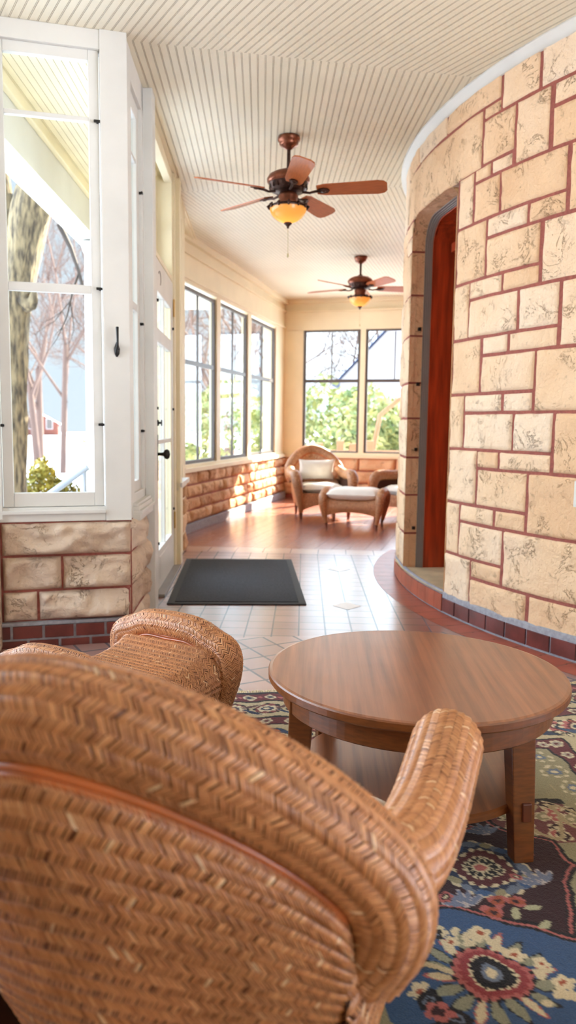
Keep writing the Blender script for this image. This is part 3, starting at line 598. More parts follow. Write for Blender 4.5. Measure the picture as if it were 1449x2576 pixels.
def bowl_mat():
    m=bpy.data.materials.new('amber_glass_bowl'); N,L=nt(m); b=N['Principled BSDF']; b.inputs['Base Color'].default_value=srgb(226,170,84); b.inputs['Roughness'].default_value=.35
    N.remove(b); o=N['Material Output']; d=N.new('ShaderNodeBsdfDiffuse'); d.inputs[0].default_value=srgb(226,176,96); t=N.new('ShaderNodeBsdfTranslucent'); t.inputs[0].default_value=srgb(196,140,74); x=N.new('ShaderNodeMixShader'); x.inputs[0].default_value=.55; L.new(d.outputs[0],x.inputs[1]); L.new(t.outputs[0],x.inputs[2])
    g=N.new('ShaderNodeBsdfGlossy'); g.inputs['Roughness'].default_value=.25; y=N.new('ShaderNodeMixShader'); y.inputs[0].default_value=.06; L.new(x.outputs[0],y.inputs[1]); L.new(g.outputs[0],y.inputs[2]); L.new(y.outputs[0],o.inputs[0]); return m
M['bowl']=bowl_mat(); FANW=.9
fan(.141,5.586,R(-83),'near copper ceiling fan with five wooden blades, hanging over the doormat')
fan(1.102,9.39,R(-66),'far copper ceiling fan hanging over the back room chairs')
# ================================================================== DOORMAT
me=MB(); me.box(-.465,.465,-.86,.86,0,.008,M['rubber'],bev=.003); me.box(-.415,.415,-.81,.81,.006,.013,M['doormat'],bev=.003)
# corners measured: near edge y~5.03, far edge y~6.75
o=me.build('doormat',label='charcoal ribbed doormat with black rubber edge lying on the tiles by the porch door',cat='doormat',loc=(-.206,5.90,.0005),rz=R(1.5))
# ================================================================== COFFEE TABLE
TX,TY=.4615,2.2916
tb=thing('coffee_table','round brown wooden coffee table with a lower shelf standing on the rug','table',(TX,TY,.0140))
b=MB(); b.lathe([(.0,.448),(.435,.448),(.444,.446),(.447,.442),(.447,.424),(.444,.420),(.40,.420)],M['tabletop'],96,smooth=False)
for i,mi in enumerate(b.m): pass
me_=b; ob=b.build('tabletop',tb)
ob.data.materials.append(M['tabled'])
for p in ob.data.polygons:
    if abs(p.normal.z)<.9: p.material_index=1
b=MB(); b.lathe([(.40,.421),(.402,.419),(.402,.352),(.398,.348),(.378,.348),(.378,.42)],M['tabled'],96,smooth=False); b.build('apron',tb)
b=MB(); b.lathe([(.0,.150),(.338,.150),(.345,.146),(.345,.128),(.340,.124),(.0,.124)],M['tabletop'],96,smooth=False); sh=b.build('shelf',tb); sh.data.materials.append(M['tabled'])
for p in sh.data.polygons:
    if abs(p.normal.z)<.9: p.material_index=1
for k,(dx,dy,a) in enumerate(((.235,-.262,8),(-.345,-.11,-8),(-.235,.262,8),(.345,.11,-8))):
    b=MB(); w=.036
    def LF(v,dx=dx,dy=dy,a=a):
        t=1-v.z/.42; s=1-.22*t; c_,s_=math.cos(R(a)),math.sin(R(a)); x,y=v.x*s,v.y*s; r=math.hypot(dx,dy); q=1+.07*t
        return Vector((dx*q+x*c_-y*s_,dy*q+x*s_+y*c_,v.z))
    b.box(-w,w,-w*.8,w*.8,.0,.418,M['tabled'],LF,bev=.004); lg=b.build('leg',tb)
    b=MB(); sg=-1 if dy<0 else 1; b.box(-.008,.022,sg*.026-.012,sg*.026+.012,.118,.170,M['foot'],LF,bev=.003); b.build('tenon',lg)
    b=MB(); p=LF(Vector((-.012,-.030 if dy<0 else .03,.37))); b.tube([(p.x,p.y-.001,p.z),(p.x,p.y+.004,p.z)],.006,M['foot'],10); b.build('peg',lg)
# ================================================================== RUG
def make_rug():
    Wd,Ln,cs=2.45,3.30,.005
    nx,ny=int(Wd/cs)+1,int(Ln/cs)+1
    X,Y=np.meshgrid(np.linspace(0,Wd,nx),np.linspace(0,Ln,ny),indexing='ij')
    wx=X+.006*np.sin(Y*37)+.004*np.sin(X*53+Y*31); wy=Y+.006*np.sin(X*41+1)+.004*np.sin(Y*47-X*29)
    c=lambda r,g,b:np.array(srgb(r,g,b)[:3])
    NAVY,BLUE,BLK,MAR,DMAR,PINK,CRM,BEI,GRN,RUST,SLATE=c(38,52,82),c(62,96,142),c(22,18,24),c(104,32,40),c(52,20,28),c(186,104,100),c(222,206,172),c(186,168,132),c(160,152,120),c(170,86,60),c(112,124,146)
    Cc=np.zeros(X.shape+(3,)); Cc[:]=BEI
    def fill(m,col): Cc[m]=col
    def polar(cx,cy,rot=0):
        dx,dy=wx-cx,wy-cy; return np.hypot(dx,dy),np.arctan2(dy,dx)+rot
    def box(cx,cy,r): 
        i0,i1=max(0,int((cx-r)/cs)),min(nx,int((cx+r)/cs)+2); j0,j1=max(0,int((cy-r)/cs)),min(ny,int((cy+r)/cs)+2); return slice(i0,i1),slice(j0,j1)
    def flower(cx,cy,r,n,rings,rot=0,lob=.22):
        if cx<-.1 or cy<-.1 or cx>Wd+.1 or cy>Ln+.1: return
        s=box(cx,cy,r*1.3); dx,dy=wx[s]-cx,wy[s]-cy; rr=np.hypot(dx,dy); th=np.arctan2(dy,dx)+rot
        sub=Cc[s]
        for k,(f,col) in enumerate(rings):
            R_=r*f*(1-lob+lob*np.abs(np.cos(n*th/2+k*.5*PI))); sub[rr<R_]=col
    def leaf(cx,cy,l,w,a,col,edge=None):
        s=box(cx,cy,l*1.2); dx,dy=wx[s]-cx,wy[s]-cy; u=dx*math.cos(a)+dy*math.sin(a); v=-dx*math.sin(a)+dy*math.cos(a); sub=Cc[s]
        q=np.abs(u)/l+ (v/w)**2
        if edge is not None: sub[q<1.25]=edge
        sub[q<1]=col
    def line(pts,w,col):
        pts=np.array(pts)
        for a,b in zip(pts[:-1],pts[1:]):
            m=(a+b)/2; rr=np.hypot(*(b-a))/2+w*2; s=box(m[0],m[1],rr); px,py=wx[s]-a[0],wy[s]-a[1]; d=b-a; t=np.clip((px*d[0]+py*d[1])/(d@d+1e-9),0,1); dd=np.hypot(px-t*d[0],py-t*d[1]); Cc[s][dd<w]=col
    E=np.minimum(np.minimum(X,Wd-X),np.minimum(Y,Ln-Y)); We=np.minimum(np.minimum(wx,Wd-wx),np.minimum(wy,Ln-wy))
    # field scatter
    fill(E>.83,GRN)
    rg=np.random.default_rng(3)
    for k in range(260):
        x,y=rg.random()*Wd,rg.random()*Ln; e=min(x,Wd-x,y,Ln-y)
        if e<.86: continue
        t=rg.integers(0,4)
        if t==0: flower(x,y,.045,5,[(1,CRM),(.82,PINK),(.5,MAR),(.25,CRM)],rg.random()*6)
        elif t==1: flower(x,y,.035,6,[(1,BLK),(.85,CRM),(.5,RUST)],rg.random()*6)
        elif t==2: leaf(x,y,.05,.012,rg.random()*6,DMAR,CRM)
        else: line([(x+.09*math.cos(q*.5+k)*q/4,y+.08*math.sin(q*.5+k)*q/4) for q in range(7)],.005,CRM)
    # corner spandrel / pink scrollwork ahead of the medallion
    m=(Y>1.06)&(Y<1.32)&(E>.85); fill(m,c(122,66,68)); fill((np.abs(wy-1.075)<.016)&(E>.84),BLK)
    for k in range(60):
        x,y=.85+rg.random()*.8,1.1+rg.random()*.2
        flower(x,y,.03,5,[(1,CRM),(.8,[PINK,DMAR,GRN][k%3]),(.35,CRM)],k)
    for k in range(9): line([(.9+k*.1+.05*math.cos(q),1.2+.09*math.sin(q+k)) for q in np.linspace(0,5,12)],.008,BEI)
    # maroon pendant around the rosette, black outline with pink piping
    def poly(pts,col):
        pts=np.array(pts); ins=np.zeros(X.shape,bool); j=len(pts)-1
        for i in range(len(pts)):
            xi,yi=pts[i]; xj,yj=pts[j]
            ins^=((yi>wy)!=(yj>wy))&(wx<(xj-xi)*(wy-yi)/(yj-yi+1e-12)+xi); j=i
        fill(ins,col); return ins
    pend=[(1.275,1.80),(1.33,1.66),(1.395,1.56),(1.40,1.50),(1.47,1.42),(1.45,1.30),(1.36,1.25),(1.30,1.14),(1.20,1.16),(1.06,1.10),(.92,1.18),(.78,1.2),(.62,1.36),(.6,1.6),(.9,1.75),(1.1,1.75)]
    ce_=np.array((1.15,1.45)); grow=lambda f:[tuple(ce_+(np.array(p)-ce_)*f) for p in pend]
    poly(grow(1.06),BLK); poly(grow(1.02),PINK); poly(grow(.995),BLK); poly(grow(.97),DMAR)
    # blue centre with its own outline
    r,t=polar(.95,2.15); Rr=.56+.016*np.cos(9*t)
    fill(r<Rr+.030,BLK); fill((r<Rr+.018),PINK); fill(r<Rr+.010,BLK); fill(r<Rr,c(58,88,130))
    # rosette on maroon
    flower(1.216,1.42,.135,17,[(1,CRM),(.94,SLATE),(.80,NAVY),(.66,CRM),(.61,c(90,30,38)),(.42,CRM),(.38,BLK),(.2,CRM),(.14,PINK)],0,.12)
    for k in range(16):
        a=2*PI*k/16; flower(1.216+.112*math.cos(a),1.42+.112*math.sin(a),.017,4,[(1,[SLATE,GRN,BLUE][k%3])],0,.1)
    for k in range(6):
        a=2*PI*k/6; flower(1.216+.035*math.cos(a),1.42+.035*math.sin(a),.014,4,[(1,CRM),(.7,BLK)],0,.1)
    for (x,y,s) in ((1.12,1.575,1),(1.335,1.50,1),(1.0,1.45,1),(.9,1.55,1),(1.3,1.25,1)):
        for k in range(5):
            a=.7+k*.55; leaf(x+.032*math.cos(a),y-.03*math.sin(a),.03,.011,-a,c(120,130,156),c(196,186,186))
        flower(x-.05,y-.035,.018,5,[(1,PINK),(.6,DMAR),(.3,CRM)])
    for (x,y) in ((1.20,1.565),(1.25,1.575),(1.165,1.60),(1.10,1.33),(1.36,1.36)): flower(x,y,.028,3,[(1,PINK),(.75,RUST),(.35,DMAR)],x*9,.4)
    for (x,y) in ((1.225,1.62),(1.275,1.60),(1.265,1.665)): leaf(x,y,.024,.012,x*7,c(186,184,150))
    # big flower in the blue field
    fx,fy=1.075,1.815
    for k in range(18):
        a=2*PI*k/18; leaf(fx+.112*math.cos(a),fy+.112*math.sin(a),.034,.014,a,[CRM,c(150,150,128),c(150,150,128)][k%3],[PINK,BLK,BLK][k%3])
    flower(fx,fy,.088,20,[(1,BLK),(.95,PINK),(.84,c(150,60,66)),(.62,CRM),(.57,BLK),(.3,SLATE),(.16,CRM)],0,.1)
    for (x,y,s) in ((1.0,1.66,1),(1.03,1.70,1),(.96,1.70,1),(1.10,1.685,1),(.92,1.76,1),(1.16,1.75,1),(1.2,1.79,1),(1.22,1.86,1),(1.24,1.95,1),(1.15,2.0,1),(.9,1.85,1),(1.3,1.9,1)):
        flower(x,y,.026,5,[(1,CRM),(.6,c(230,214,180)),(.35,RUST)],x*30,.35)
    for (x,y) in ((1.07,1.69),(1.09,1.70),(1.12,1.715),(1.045,1.665),(1.14,1.735),(1.07,1.715),(1.18,1.83),(1.17,1.9)): flower(x,y,.013,4,[(1,CRM)],0,.1)
    for (x,y) in ((.92,1.88),(.96,1.93),(.93,1.97)): flower(x,y,.032,5,[(1,BLK),(.5,SLATE),(.3,BLK)],0,.15)
    line([(1.2,1.88),(1.26,1.92),(1.32,1.99),(1.36,2.08)],.010,CRM); line([(.99,1.79),(.94,1.77),(.88,1.78)],.010,CRM)
    for k in range(40):
        a,q=rg.random()*6.28,.1+.4*rg.random(); x,y=.95+q*math.cos(a),2.15+q*math.sin(a)
        if math.hypot(x-fx,y-fy)<.16: continue
        flower(x,y,.02+.02*rg.random(),5,[(1,[CRM,PINK,BLK][k%3]),(.5,[RUST,DMAR,SLATE][k%3])],k,.3)
    # borders
    B=E<.84
    bands=[(0,.028,BLK),(.028,.11,MAR),(.11,.125,BLK),(.125,.29,c(196,180,144)),(.29,.305,BLK),(.305,.375,MAR),(.375,.385,BLK),(.385,.60,c(200,184,148)),(.60,.61,BLK),(.61,.685,MAR),(.685,.695,BLK),(.695,.83,GRN)]
    for a,b,col in bands: fill((We>=a)&(We<b),col)
    def along(e,step,fn,ph=0):
        for side in range(4):
            L_=Wd if side<2 else Ln
            k=ph*step+e
            while k<L_-e:
                x,y=((k,e),(k,Ln-e),(e,k),(Wd-e,k))[side]; fn(x,y,side,k); k+=step
    along(.07,.09,lambda x,y,s,k:flower(x,y,.030,4,[(1,CRM),(.72,c(150,140,120)),(.4,NAVY)],0,.25))
    along(.07,.09,lambda x,y,s,k:flower(x,y,.010,4,[(1,PINK)],0,.1),.5)
    along(.205,.14,lambda x,y,s,k:flower(x,y,.062,8,[(1,BLK),(.9,c(130,60,60)),(.66,CRM),(.44,NAVY),(.2,CRM)],0,.22))
    along(.205,.14,lambda x,y,s,k:(leaf(x+.0,y+.03,.045,.013,.6,NAVY,CRM),leaf(x,y-.03,.045,.013,-.6,c(92,60,58),CRM)),.5)
    along(.34,.10,lambda x,y,s,k:flower(x,y,.030,6,[(1,CRM),(.75,c(170,160,140)),(.4,MAR)],0,.2))
    along(.49,.20,lambda x,y,s,k:(flower(x,y,.075,9,[(1,BLK),(.92,CRM),(.78,PINK),(.55,MAR),(.36,CRM),(.2,NAVY)],0,.2)))
    along(.49,.20,lambda x,y,s,k:(leaf(x+.02,y+.05,.06,.02,.5,NAVY,BLK),leaf(x-.02,y-.05,.06,.02,.5,c(60,84,120),BLK),flower(x,y,.03,5,[(1,BLK),(.8,CRM),(.4,RUST)])),.5)
    along(.44,.10,lambda x,y,s,k:flower(x,y,.016,5,[(1,BLK),(.7,RUST)],0,.3),.25); along(.55,.10,lambda x,y,s,k:flower(x,y,.016,5,[(1,BLK),(.7,CRM)],0,.3),.25)
    along(.648,.10,lambda x,y,s,k:flower(x,y,.028,6,[(1,CRM),(.7,c(176,166,150)),(.3,MAR)],0,.25))
    along(.76,.12,lambda x,y,s,k:(flower(x,y,.05,7,[(1,CRM),(.82,GRN),(.5,SLATE),(.25,CRM)],0,.25)))
    Z=np.full(X.shape,.012)+.0012*np.random.default_rng(1).random(X.shape)
    Z[0,:]=Z[-1,:]=.0;Z[:,0]=Z[:,-1]=.0
    a=R(6); ex=np.array([math.cos(a),math.sin(a)]); ey=np.array([math.sin(a),-math.cos(a)])
    V=np.stack([X,-Y,Z],-1).reshape(-1,3)
    idx=np.arange(nx*ny).reshape(nx,ny); F=np.stack([idx[:-1,:-1],idx[:-1,1:],idx[1:,1:],idx[1:,:-1]],-1).reshape(-1,4)
    mesh=npmesh('persian_rug',V,F,[M['rug']],cols=Cc.reshape(-1,3),cname='rugcol')
    o=link('persian_rug',mesh,None,'dark patterned Persian wool rug in blue maroon and cream under the coffee table and chairs','rug',loc=(-.76,3.25,.001),rz=a)
    # fringe along the far end
    fb=MB(); rg=np.random.default_rng(5)
    for k in range(420):
        x=Wd*(k+rg.random())/420; l=.03+.02*rg.random(); dx=(rg.random()-.5)*.02
        fb.tube([(x,0,.008),(x+dx*.5,l*.5,.010+.004*rg.random()),(x+dx,l,.003)],.0022,M['fringe'],4,cap=False)
    f=fb.build('fringe',o); f['kind']='stuff'
    return o
make_rug()
# ================================================================== WICKER
def normals(surf,u,v,flip):
    e=1e-3; u0,u1=np.clip(u-e,0,1),np.clip(u+e,0,1); v0,v1=v-e,v+e
    du=surf(u1,v)-surf(u0,v); dv=surf(u,v1)-surf(u,v0); n=np.cross(du,dv); n/=np.linalg.norm(n,axis=-1,keepdims=True)+1e-12
    return -n if flip else n
def weave(surf,Lu,Lv,band=.015,pitch=.006,h=.0028,flip=False,seed=0,swap=False,backing=(40,16),vclamp=True,slant=.75,face=None):
    "herringbone of raised cane strands following surf(u,v); returns V,F,tone,mat"
    rg=np.random.default_rng(seed)
    U0=np.full(8,.5); V0=np.linspace(.06,.94,8); P0_=surf(U0,V0); n0_=normals(surf,U0,V0,False)
    ref_=(P0_-P0_.mean(0)) if face is None else np.asarray(face,float)[None]
    flip=bool((n0_*ref_).sum()<0)
    if swap: s0=surf; surf=lambda u,v:s0(v,u); Lu,Lv=Lv,Lu; flip=not flip
    nb=max(2,int(round(Lv/band))); nk=max(3,int(round(Lu/pitch)))
    J,K=np.meshgrid(np.arange(nb),np.arange(nk),indexing='ij'); J=J.ravel()[:,None,None];K=K.ravel()[:,None,None]
    S=np.array([0,.3,.7,1.])[None,:,None]; Wc=np.array([-.5,0,.5])[None,None,:]
    sg=np.where(J%2==0,1.,-1.); bw=Lv/nb
    jit=(rg.random(J.shape)-.5)
    u=((K+.5+.35*jit)/nk + sg*(S-.5)*bw*slant/Lu + Wc*.80/nk)
    v=(J+(-.06+1.12*S))/nb+0*Wc
    hh=h*np.array([.0,.62,1.,.55])[None,:,None]*np.array([.15,1.,.15])[None,None,:]*(1+.35*(rg.random(J.shape)-.5))
    u,v,hh=np.broadcast_arrays(u,v,hh); u=np.clip(u,0,1); 
    if vclamp: v=np.clip(v,0,1)
    P=surf(u,v)+normals(surf,u,v,flip)*hh[...,None]
    n=len(J); tone=np.clip(rg.normal(.50,.16,n),0,.9); hi=rg.random(n)<.014; tone[hi]=.97  # few near-white strands: gloss highlights put into the tone
    T=np.repeat(tone,12); base=(np.arange(n)*12)[:,None]
    q=[]
    for s in range(3):
        for w in range(2):
            a=s*3+w; q.append((a,a+1,a+4,a+3) if not flip else (a,a+3,a+4,a+1))
    F=(base[:,None,:]+np.array(q)[None]).reshape(-1,4)
    V=P.reshape(-1,3)
    # backing skin just under the strands
    bu,bv=backing; U,Vv=np.meshgrid(np.linspace(0,1,bu),np.linspace(0,1,bv),indexing='ij')
    Q=surf(U,Vv)-normals(surf,U,Vv,flip)*h*.5; o=len(V); idx=o+np.arange(bu*bv).reshape(bu,bv)
    Fb=np.stack([idx[:-1,:-1],idx[1:,:-1],idx[1:,1:],idx[:-1,1:]],-1).reshape(-1,4)
    if flip: Fb=Fb[:,::-1]
    return np.r_[V,Q.reshape(-1,3)],np.r_[F,Fb],np.r_[T,np.zeros(bu*bv)],np.r_[np.zeros(len(F),int),np.ones(len(Fb),int)]
def wmesh(name,parts):
    V=[];F=[];T=[];Mi=[];o=0
    for v,f,t,m in parts: V.append(v);F.append(f+o);T.append(t);Mi.append(m);o+=len(v)
    return npmesh(name,np.concatenate(V),np.concatenate(F),[M['wicker'],M['wicker_d']],np.concatenate(Mi),np.concatenate(T))
def catmull(P,n=80):
    P=np.asarray(P,float); P=np.vstack([2*P[0]-P[1],P,2*P[-1]-P[-2]]); out=[]
    for i in range(1,len(P)-2):
        t=np.linspace(0,1,16,endpoint=False)[:,None]; a,b,c,d=P[i-1],P[i],P[i+1],P[i+2]
        out.append(.5*((2*b)+(-a+c)*t+(2*a-5*b+4*c-d)*t*t+(-a+3*b-3*c+d)*t**3))
    out.append(P[-2][None]); C=np.vstack(out)
    s=np.r_[0,np.cumsum(np.linalg.norm(np.diff(C[:,:3],axis=0),axis=1))]; q=np.linspace(0,s[-1],n)
    return np.stack([np.interp(q,s,C[:,k]) for k in range(C.shape[1])],1),s[-1]
def tube_surf(C,rad,ref=(0,1,0),ell=1.0,v0=0):
    "C (n,3) centre line, rad (n,) ; frame built from ref (binormal). returns surf and frames"
    C=np.asarray(C,float); T=np.gradient(C,axis=0); T/=np.linalg.norm(T,axis=1,keepdims=True)
    ref=np.asarray(ref,float); B=ref-T*(T@ref)[:,None]; B/=np.linalg.norm(B,axis=1,keepdims=True)+1e-12; N=np.cross(B,T)
    g=np.linspace(0,1,len(C))
    it=lambda A,u:np.stack([np.interp(u,g,A[:,k]) for k in range(3)],-1)
    def surf(u,v):
        a=2*PI*(v+v0); r=np.interp(u,g,rad)[...,None]
        return it(C,u)+r*(np.cos(a)[...,None]*it(N,u)*ell+np.sin(a)[...,None]*it(B,u))
    return surf,N,B
# ---- armchair, local frame: x to the sitter's left/right, +y the way it faces
RA,RZT,RB,RLEAN,RWRAP,RRHO,RN=.377,.861,.376,.136,.127,.060,1.139
def rimC(th):
    c,s=np.cos(th),np.sin(th)
    x=RA*np.sign(s)*np.abs(s)**RN; z=RZT-RB+RB*np.sign(c)*np.abs(c)**RN; y=-.36-RLEAN*(z-(RZT-RB))/RB+RWRAP*np.abs(s)**2
    q=np.clip((np.abs(th)-1.05)/.8,0,1); x=x*(1-.20*q*q*(3-2*q))
    return np.stack([x,y,z],-1)
TH=1.70
def rim_frames(n=121,TH=TH):
    th=np.linspace(-TH,TH,n); C=rimC(th); T=np.gradient(C,axis=0); T/=np.linalg.norm(T,axis=1,keepdims=True)
    B=np.array([0,1.,0])-T*(T@np.array([0,1.,0]))[:,None]; B/=np.linalg.norm(B,axis=1,keepdims=True); N=np.cross(B,T)
    cen=np.array([0,C[:,1].mean(),RZT-RB]); out=np.where(((N*(C-cen)).sum(1))[:,None]>0,N,-N)
    return th,C,B,out
def interp3(A):
    g=np.linspace(0,1,len(A)); return lambda u:np.stack([np.interp(u,g,A[:,k]) for k in range(3)],-1)
def make_armchair(label,loc,rz):
    ch=thing('rattan_armchair',label,'armchair',loc,rz,'woven rattan armchairs')
    th,C,B,out=rim_frames(); Ci,Bi,Oi=interp3(C),interp3(B),interp3(out); L=np.linalg.norm(np.diff(C,axis=0),axis=1).sum()
    def rim(u,v):
        a=2*PI*v; e=1+.0*u; r=RRHO*np.minimum(1,.55+6*np.minimum(u,1-u))[...,None] if False else RRHO
        return Ci(u)+r*(np.cos(a)[...,None]*Oi(u)*1.05-np.sin(a)[...,None]*Bi(u))
    link('back_rim',wmesh('back_rim',[weave(rim,L*1.1,2*PI*RRHO,.0145,.0062,.0036,seed=1,backing=(90,24),vclamp=False)]),ch)
    kk=.782
    pipe=lambda sgn,f=1.0:(C-RRHO*f*math.cos(kk)*out-sgn*RRHO*f*math.sin(kk)*B)
    pb_,pf_=pipe(1),pipe(-1); pbi,pfi=interp3(pb_),interp3(pf_)
    TP=2.05; _,C2,B2,O2=rim_frames(141,TP); pbi=interp3(C2-RRHO*math.cos(kk)*O2-RRHO*math.sin(kk)*B2)
    # outer back: piping down to the seat frame
    def base(u):
        a=(u-.5)*2*TP*.93; return np.stack([.285*np.sin(a)*1.0,-.02-.27*np.cos(a),np.full(np.shape(u),.13)],-1)
    def outer(u,v):
        t=v[...,None]; p=pbi(u)*(1-t)+base(u)*t; a=(u-.5)*2*TP
        nrm=np.stack([np.sin(a)*.3,-np.cos(a)*.9-.25,0*a],-1); k=np.sin(PI*np.clip(v,0,1)**.6)[...,None]*.045
        return p+nrm*k
    link('back_panel',wmesh('back_panel',[weave(outer,1.65,.62,.0155,.0066,.0042,seed=2,backing=(70,30),face=(0,-1,0))]),ch)
    def inseat(u):
        a=(u-.5)*2*TH*.9; return np.stack([.29*np.sin(a),-.05-.20*np.cos(a),np.full(np.shape(u),.33)],-1)
    def inner(u,v):
        t=v[...,None]; p=pfi(u)*(1-t)+inseat(u)*t; a=(u-.5)*2*TH; nrm=np.stack([np.sin(a)*.7,-np.cos(a),0*a],-1); return p+nrm*np.sin(PI*np.clip(v,0,1))[...,None]*.03
    link('inner_back_panel',wmesh('inner_back_panel',[weave(inner,1.2,.45,.02,.0095,.003,seed=3,backing=(60,20),face=(0,1,0))]),ch)
    b=MB()
    for q in (pipe(1,1.15),pipe(-1,1.15)):
        for d in (-.005,.005): b.tube(q-out*d,.0066,M['cane'],8)
    b.build('piping',ch)
    for s in (1,-1):
        P=[(s*.325,-.27,.60,.056),(s*.350,-.15,.565,.060),(s*.362,.02,.548,.062),(s*.368,.20,.556,.065),(s*.368,.325,.545,.068),(s*.362,.400,.475,.064),(s*.345,.422,.37,.050),(s*.325,.422,.24,.038),(s*.308,.41,.09,.026)]
        Cc,La=catmull(P,90); sf,_,_=tube_surf(Cc[:,:3],Cc[:,3],ref=(1,0,0))
        am=link('arm',wmesh('arm',[weave(sf,La,.38,.0140,.0060,.0034,seed=4+s,backing=(70,16),vclamp=False)]),ch)
        def side(u,v,s=s):
            y=-.315+.715*u; t=v[...,None]; top=np.stack([s*(.298+.057*u**.5),y,.53+.02*np.sin(u*3)-.05*u],-1); bot=np.stack([s*(.262+.05*u**.6),y*.98+.0,.13+.05*np.sin(PI*u)],-1)
            return top*(1-t)+bot*t+np.stack([s*.02*np.sin(PI*v),0*v,0*v],-1)
        link('side_panel',wmesh('side_panel',[weave(side,.70,.40,.0165,.0075,.0032,seed=9+s,backing=(20,14),face=(s,0,0))]),ch)
    def apron(u,v):
        x=-.31+.62*u; zb=.115+.075*np.clip(1-(x/.29)**2,0,1); z=.335*(1-v)+zb*v; return np.stack([x,.41+.015*np.sin(PI*u)+0*v,z],-1)
    link('apron',wmesh('apron',[weave(apron,.62,.19,.0165,.0080,.003,seed=12,backing=(24,8),face=(0,1,0))]),ch)
    b=MB(); b.grid([[(.31*sx,-.24+.65*k/6,.325) for k in range(7)] for sx in (-1,1)],M['wicker_d']); b.build('seat_deck',ch)
    for x,y,r in ((.312,.408,.024),(-.312,.408,.024),(.255,-.215,.02),(-.255,-.215,.02)):
        b=MB(); b.tube([(x*.985,y+(.0 if y>0 else -.03),0),(x*.99,y+(0 if y>0 else -.02),.06),(x,y,.16)],[r*.72,r,r*1.15],M['foot'],12); b.build('leg',ch)
    return ch
def cushion_mesh(name,w,d,h,seed=0,puff=1.0,pinch=0,m=None):
    b=MB(); n=22; rows=[]
    for half in (1,-1):
        P=[]
        for i in range(n+1):
            row=[]
            for j in range(n+1):
                u,v=-1+2*i/n,-1+2*j/n
                k=(1-abs(u)**6)*(1-abs(v)**6); k=max(0,k)**.5
                x,y=u*w/2,v*d/2
                if pinch: # knife-edge pillow: waisted sides, pointed corners
                    x*=1-pinch*(1-u*u*0)*(1-abs(v)**2.2)*.10*abs(u)**2+0; y*=1-pinch*(1-abs(u)**2.2)*.16*abs(v)**2; k=(max(0,(1-u*u)*(1-v*v)))**.42
                wr=.004*noise.noise(Vector((u*3+seed,v*3,half)))
                row.append((x,y,half*(h/2)*k*puff+wr*k*2))
            P.append(row)
        b.grid(P,m or M['cush'],True,flip=(half<0))
    if not pinch:
        e=[(-1,-1),(1,-1),(1,1),(-1,1)]
    return b
def seat_cushion(chair,label,name='seat_cushion'):
    b=cushion_mesh('c',.54,.54,.13,puff=1.0); o=b.build(name,label=label,cat='cushion',group='white seat cushions')
    o.matrix_world=chair.matrix_world@Matrix.Translation((0,.08,.375)); return o
def scatter_pillow(chair,label):
    b=cushion_mesh('p',.50,.30,.15,puff=1.0,pinch=1); o=b.build('throw_pillow',label=label,cat='pillow',group='white throw pillows')
    o.matrix_world=chair.matrix_world@Matrix.Translation((0,-.16,.60))@Matrix.Rotation(R(72),4,'X'); return o
FLIP=dict(rim=False,outer=False,inner=False,arm=False,side=False,apron=False)
CH1=make_armchair('large woven rattan armchair seen from behind in front of everything, near the coffee table',(-.079,1.307,.0142),-R(18.3))
CH2=copy_tree(CH1); CH2.location=(.70,10.15,0); CH2.rotation_euler=(0,0,-R(172)); CH2['label']='rounded rattan armchair with white pillow in the far room by the corner'
CH3=copy_tree(CH1); CH3.location=(1.92,9.84,0); CH3.rotation_euler=(0,0,-R(232)); CH3['label']='rattan armchair half hidden behind the arched doorway wall'
bpy.context.view_layer.update()
seat_cushion(CH1,'white seat cushion in the nearest rattan armchair')
seat_cushion(CH2,'white seat cushion of the round backed chair in the far corner')
seat_cushion(CH3,'white seat cushion of the chair half hidden by the curved wall')
scatter_pillow(CH2,'white rectangular pillow leaning in the round backed far chair')
scatter_pillow(CH3,'white pillow at the edge of the curved wall, in the half hidden chair')
